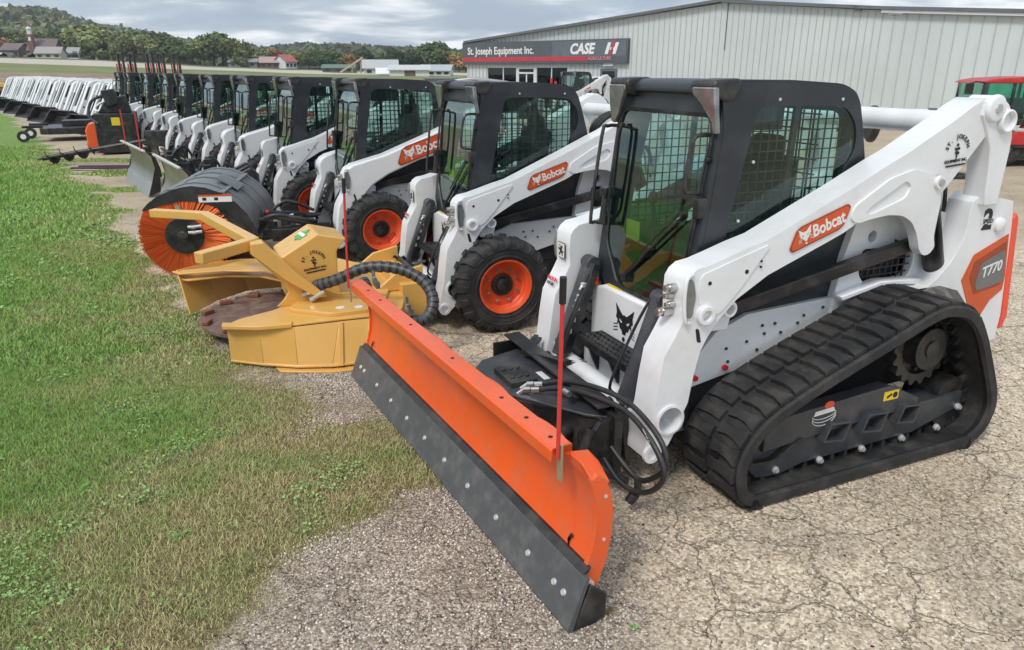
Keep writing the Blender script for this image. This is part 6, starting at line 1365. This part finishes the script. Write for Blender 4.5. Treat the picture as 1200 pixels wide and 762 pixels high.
TREES = [('dark',-8,250,42),('dark',12,262,41),('rust',22,250,50),('green',33,252,46),('olive',46,262,40),('pine',76,262,52),('pine',82,262,53),('green',72,300,40),('green',98,250,38),('olive',112,246,36),('green',128,252,41),('olive',144,246,44),('green',160,250,40),('olive',175,250,46),('dark',190,262,43),('green',204,250,47),('green',220,246,55),('olive',236,248,52),('dark',252,255,46),('green',262,250,42),('olive',275,246,50),('bush',283,240,70),('green',296,262,60),
 ('olive',310,262,62),('rust',322,270,61),('red',328,258,63),('olive',342,262,63),('green',352,262,66),('green',362,262,66),('dark',375,240,61),('dark',382,240,63),('olive',392,262,64),('green',401,262,64),('rust',410,255,67),('yellow',419,258,68),('dark',424,270,62),('olive',438,275,66),('green',447,275,64),('dark',462,275,62),('green',474,280,66),('dark',484,262,62),('green',497,262,57),('dark',509,255,53),('green',520,255,58),('olive',530,255,64),('rust',538,250,68),('green',546,270,66),('bush',5,240,62),('bush',60,240,64),('bush',92,238,64),('bush',120,240,62),('olive',-25,262,44)]
PLACES = ['left of the church','right of the church','before the left hill','before the long wooded hill','beside the village houses','between the houses and the barns','behind the white barns','next to the metal hall']
TP = []
for i, (kd, u, D, v) in enumerate(TREES):
    pl_ = PLACES[0 if u < 45 else 1 if u < 100 else 2 if u < 180 else 3 if u < 280 else 4 if u < 370 else 5 if u < 430 else 6 if u < 500 else 7]
    TP.append((kd, pl_, u)); put_tree(kd, u, D, max(2.5, hh(v-3, u, D)), pl_+'@%d' % i, 1.1+random.uniform(-.1,.3))
for o in [o for o in col.objects if o.get('category') == 'tree' and '@' in o.get('label', '')]:
    base, i = o['label'].split('@'); kd, pl_, u = TP[int(i)]; sib = sorted(t[2] for t in TP if t[0] == kd and t[1] == pl_); n = len(sib); q = sib.index(u)
    suf = '' if n == 1 else (', the left one', ', the right one')[q] if n == 2 else (', the leftmost', ', the rightmost')[q == n-1] if q in (0, n-1) else ', the middle one' if n == 3 else ', second of its kind from the '+('left' if q == 1 else 'right')
    o['label'] = base+suf
# hills; farther ones get a paler, bluer ground colour that paints in haze
def hill(name, us, vs_, D0, D1, colr, seed):
    """ridge whose crest follows the outline (u,v), rising from D0 to D1"""
    uu = np.linspace(us[0], us[-1], 160); vv = np.interp(uu, us, vs_)+(vnoise(uu, uu*0, 14, seed)-.5)*1.0; t = np.linspace(0, 1, 50); U, T = np.meshgrid(uu, t); VV = np.interp(U, uu, vv)
    D = D0+(D1-D0)*T; x = (U-600)/911*D; crest = 2.15+(81-VV)*D1/911; base = 3.0; z = base+(crest-base)*np.sin(T*np.pi/2)**1.25
    D2 = D1*1.25; X2 = (uu-600)/911*D2; P = np.stack([x, D, z], -1); P = np.concatenate([P, np.stack([X2, np.full_like(X2, D2), np.zeros_like(X2)], -1)[None]], 0)
    idx = np.arange(P.shape[0]*P.shape[1]).reshape(P.shape[:2]); F_ = np.stack([idx[:-1, :-1], idx[:-1, 1:], idx[1:, 1:], idx[1:, :-1]], -1).reshape(-1, 4)
    o = np_mesh(name, P.reshape(-1, 3), F_, mat(name+'_ground', colr, .95, var=.3, vs=.02), smooth=True); o['kind'] = 'structure'; return lambda u, t: (float((u-600)/911*(D0+(D1-D0)*t)), float(D0+(D1-D0)*t), float(base+(2.15+(81-np.interp(u, uu, vv))*D1/911-base)*math.sin(t*math.pi/2)**1.25))
h1 = hill('hill', [-160,-60,0,30,50,70,90,105,130,160,190,215,245,275,300], [38,33,31,29,28,31,37,42,47,52,57,62,69,76,84], 330, 760, (.05,.07,.035), 1)
h2 = hill('hill', [60,120,170,210,240,265,290,310,330,360,400,440,480,520,560,620], [58,54,56,59,61,63,66,70,67,65,66,68,70,72,75,78], 520, 1150, (.06,.08,.045), 2)
h3 = hill('hill', [240,280,300,330,350,378,382,400,450,520,600,800,1100], [68,64,66,66,64,64,68,69,70,71,72,73,72], 900, 1900, (.07,.09,.06), 3)
def woods(name, fn, u0, u1, n, r, bases, seed, lo=.02, nf=26):
    g = np.random.default_rng(seed); Vs = []; Cs = []
    for i in range(n):
        u = g.uniform(u0, u1); t = g.uniform(lo, 1.0)**.8; x, y, z = fn(u, t); b = bases[g.choice(len(bases), p=[.50,.27,.17,.04,.02])]; rr = r*g.uniform(.6, 1.25)*(.8+.4*y/800 if False else 1)
        v, c = crown_data(rr, rr*1.5, nf, b, 3, False, int(g.integers(1e9)))
        # bigger leaf clumps: enlarge quads
        q = v.reshape(-1, 4, 3); m = q.mean(1, keepdims=True); q = m+(q-m)*3.6; Vs.append(q.reshape(-1, 3)+np.array([x, y, z-rr*.25])); Cs.append(c)
    v = np.concatenate(Vs); o = np_mesh(name, v, np.arange(len(v)).reshape(-1, 4), LEAF, cattr=np.concatenate(Cs)); o['kind'] = 'stuff'; return o
WB = [(.120,.145,.070),(.160,.175,.080),(.095,.125,.070),(.24,.21,.09),(.21,.16,.09)]
woods('hillside_woods', h1, -150, 300, 4200, 6.2, WB, 11); woods('hillside_woods', h2, 70, 600, 3600, 8.5, WB, 12); woods('hillside_woods', h3, 240, 1000, 1500, 13, WB, 13)
def meadow(fn, pts, name):
    pass
x0 = MB()
# ---- village
BR = mat('red_brick', (.20,.10,.085), .85, var=.2, vs=1.5); RFR = mat('roof_shingle', (.17,.13,.125), .8); CRM = mat('cream_plaster', (.55,.52,.46), .8); RDR = mat('red_roof', (.42,.13,.10), .7); GRR = mat('green_roof', (.12,.20,.15), .6); WIN = mat('dark_window', (.03,.035,.04), .3)
def house(name, label, u, D, w_, dp, hw, hr, wm_, rm_, rot=0, cat='house', nwin=3, base_v=None):
    x, y, z = far_pt(u, D); 
    root = empty(name, (x, y, z-.2), R(rot)); tag(root, label, cat)
    b = MB(); b.prism([(-w_/2,0),(w_/2,0),(w_/2,hw),(0 if False else w_/2,hw),(-w_/2,hw)], -dp/2, dp/2, 'y')
    b.prism([(-dp/2,hw),(dp/2,hw),(0,hr)], -w_/2+.1, w_/2-.1, 'x'); b.obj('wall', wm_, root)
    b = MB()
    for sg in (-1, 1): b.prism([(sg*(dp/2+.4),hw-.2),(sg*(dp/2+.4),hw-.05),(0,hr+.18),(0,hr)], -w_/2-.3, w_/2+.3, 'x')
    b.obj('roof', rm_, root)
    for i in range(nwin): b = MB(); xx = -w_/2+w_*(i+.5)/nwin; b.box2(xx-.5,xx+.5,-dp/2-.04,-dp/2-.01,hw*.35,hw*.75); b.obj('window', WIN, root)
    return root
ch = house('church', 'red brick church with a white-domed tower in the trees', 58, 236, 7.5, 6.5, 2.6, 5.8, BR, RFR, 8, 'church')
b = MB(); b.box2(-3.1,-1.7,-3.6,-2.2,0,7.0); b.obj('tower', BR, ch); b = MB(); b.box2(-2.9,-1.9,-3.4,-2.4,7.0,8.0); b.cyl((-2.4,-2.9,8.0),(-2.4,-2.9,8.4),.6,n=12); b.sph((-2.4,-2.9,8.5),.8,12,sc=(1,1,.75)); b.cyl((-2.4,-2.9,8.9),(-2.4,-2.9,9.5),.07,n=6); b.obj('cupola', WHITE2, ch); b = MB(); b.box2(-2.7,-2.1,-3.65,-3.59,5.2,6.2); b.obj('window', WSTK, ch)
house('porch_house', 'grey-roofed house right before the church', 63, 224, 6.5, 5, 1.6, 3.2, CRM, mat('pale_roof', (.36,.33,.32), .8), 12)
house('wooden_house', 'brown house with a pale gable left of the church', 23, 240, 6, 6, 2.6, 4.4, mat('brown_boards', (.16,.13,.10), .8), RFR, -6)
house('white_house', 'small white house among the trees right of the church', 91, 238, 3.2, 4, 2.2, 3.6, WHITE2, mat('grey_roof2', (.35,.36,.36), .8), 10)
house('long_shed', 'long grey shed left of the brick houses', 288, 245, 9, 5, 1.8, 2.6, mat('grey_boards', (.24,.25,.26), .8), mat('grey_roof', (.25,.27,.28), .7), 0, 'shed')
house('green_roofed_shed', 'low shed with a green roof beside the brick houses', 301, 246, 8, 5, 1.9, 2.7, mat('grey_green', (.16,.19,.16), .8), GRR, 0, 'shed')
house('brick_house', 'brick house with a pale roof left of the red-roofed one', 317, 242, 5.5, 5, 1.9, 3.4, BR, mat('pinkish_roof', (.42,.30,.27), .8), 12)
house('red_roofed_house', 'white gabled house with a bright red roof', 335, 242, 4.6, 5, 2.3, 4.2, WHITE2, RDR, 60)
house('low_shed', 'low dark shed with a green roof beside the gravel conveyor', 398, 200, 8, 5, 1.4, 2.0, mat('dark_boards', (.12,.12,.11), .8), GRR, 4, 'shed')
house('white_barn', 'leftmost white farm building with a pitched pale roof', 446, 175, 7.5, 7, 1.6, 3.2, mat('barn_white', (.66,.66,.63), .7), mat('pale_tin', (.46,.47,.47), .5), 10, 'barn')
house('white_barn', 'low white tent-like barn in the middle of the farm', 459, 160, 6, 5, .7, 1.6, WSTK, WSTK, 10, 'barn', 0)
wb_ = house('white_barn', 'white barn with a wide brown door', 480, 160, 8, 6, 1.5, 2.2, mat('barn_white2', (.70,.70,.68), .7), mat('pale_tin2', (.55,.56,.56), .5), 6, 'barn', 0); b = MB(); b.box2(-1.0,1.2,-3.05,-3.0,0,1.35); b.obj('door', mat('brown_door', (.17,.10,.09), .7), wb_)
house('white_barn', 'rightmost small white building with a grey roof', 512, 170, 6.5, 5, 1.3, 2.3, mat('barn_white3', (.66,.68,.68), .7), mat('grey_tin', (.42,.45,.46), .5), -4, 'barn', 4)
cvx = far_pt(415, 190); cvy = empty('gravel_conveyor', (cvx[0], cvx[1], cvx[2]), R(5)); tag(cvy, 'slanting tan conveyor beside the green-roofed shed', 'conveyor')
b = MB(); b.bar((-3.4,0,.2),(2.2,0,3.6),.9,.35); b.obj('belt', mat('tan_belt', (.50,.40,.27), .8), cvy); b = MB(); b.bar((1.6,0,0),(1.8,0,3.2),.3,.3); b.bar((-.6,0,0),(-.3,0,1.9),.25,.25); b.obj('support', mat('tan_steel', (.35,.29,.2), .8), cvy)
for i, (u, D) in enumerate(((6,232),(11,232),(66,228),(40,228),(45,228))):
    x, y, z = far_pt(u, D); b = MB(); b.prism(rounded([(-2,.3),(-2,.9),(-1,1.0),(-.5,1.5),(1,1.5),(1.6,1.0),(2,.9),(2,.3)], .15), -.8, .8, 'y'); o = b.obj('distant_car', [WSTK, SILV][i % 2] if i else WSTK, None); o.location = (x, y, z-.1); tag(o, ['white car at the far left edge of the field road','small grey car beside the white one, far left','pale car parked right of the church porch','silver car left of the church porch','white car just before the church'][i], 'car', 'cars near the church')
# ---- haze over the valley
hz_ = MB(); hz_.box2(-1900, 1900, -60, 1780, -4, 100); hzo = hz_.obj('haze', mat('haze_air', (1,1,1)))
m = hzo.data.materials[0]; t = m.node_tree
for n_ in list(t.nodes): t.nodes.remove(n_)
o_ = t.nodes.new('ShaderNodeOutputMaterial'); v_ = t.nodes.new('ShaderNodeVolumePrincipled'); v_.inputs['Color'].default_value = (.90, .94, 1, 1); v_.inputs['Density'].default_value = 0.0003; v_.inputs['Anisotropy'].default_value = .2
t.links.new(v_.outputs[0], o_.inputs['Volume']); hzo['kind'] = 'stuff'
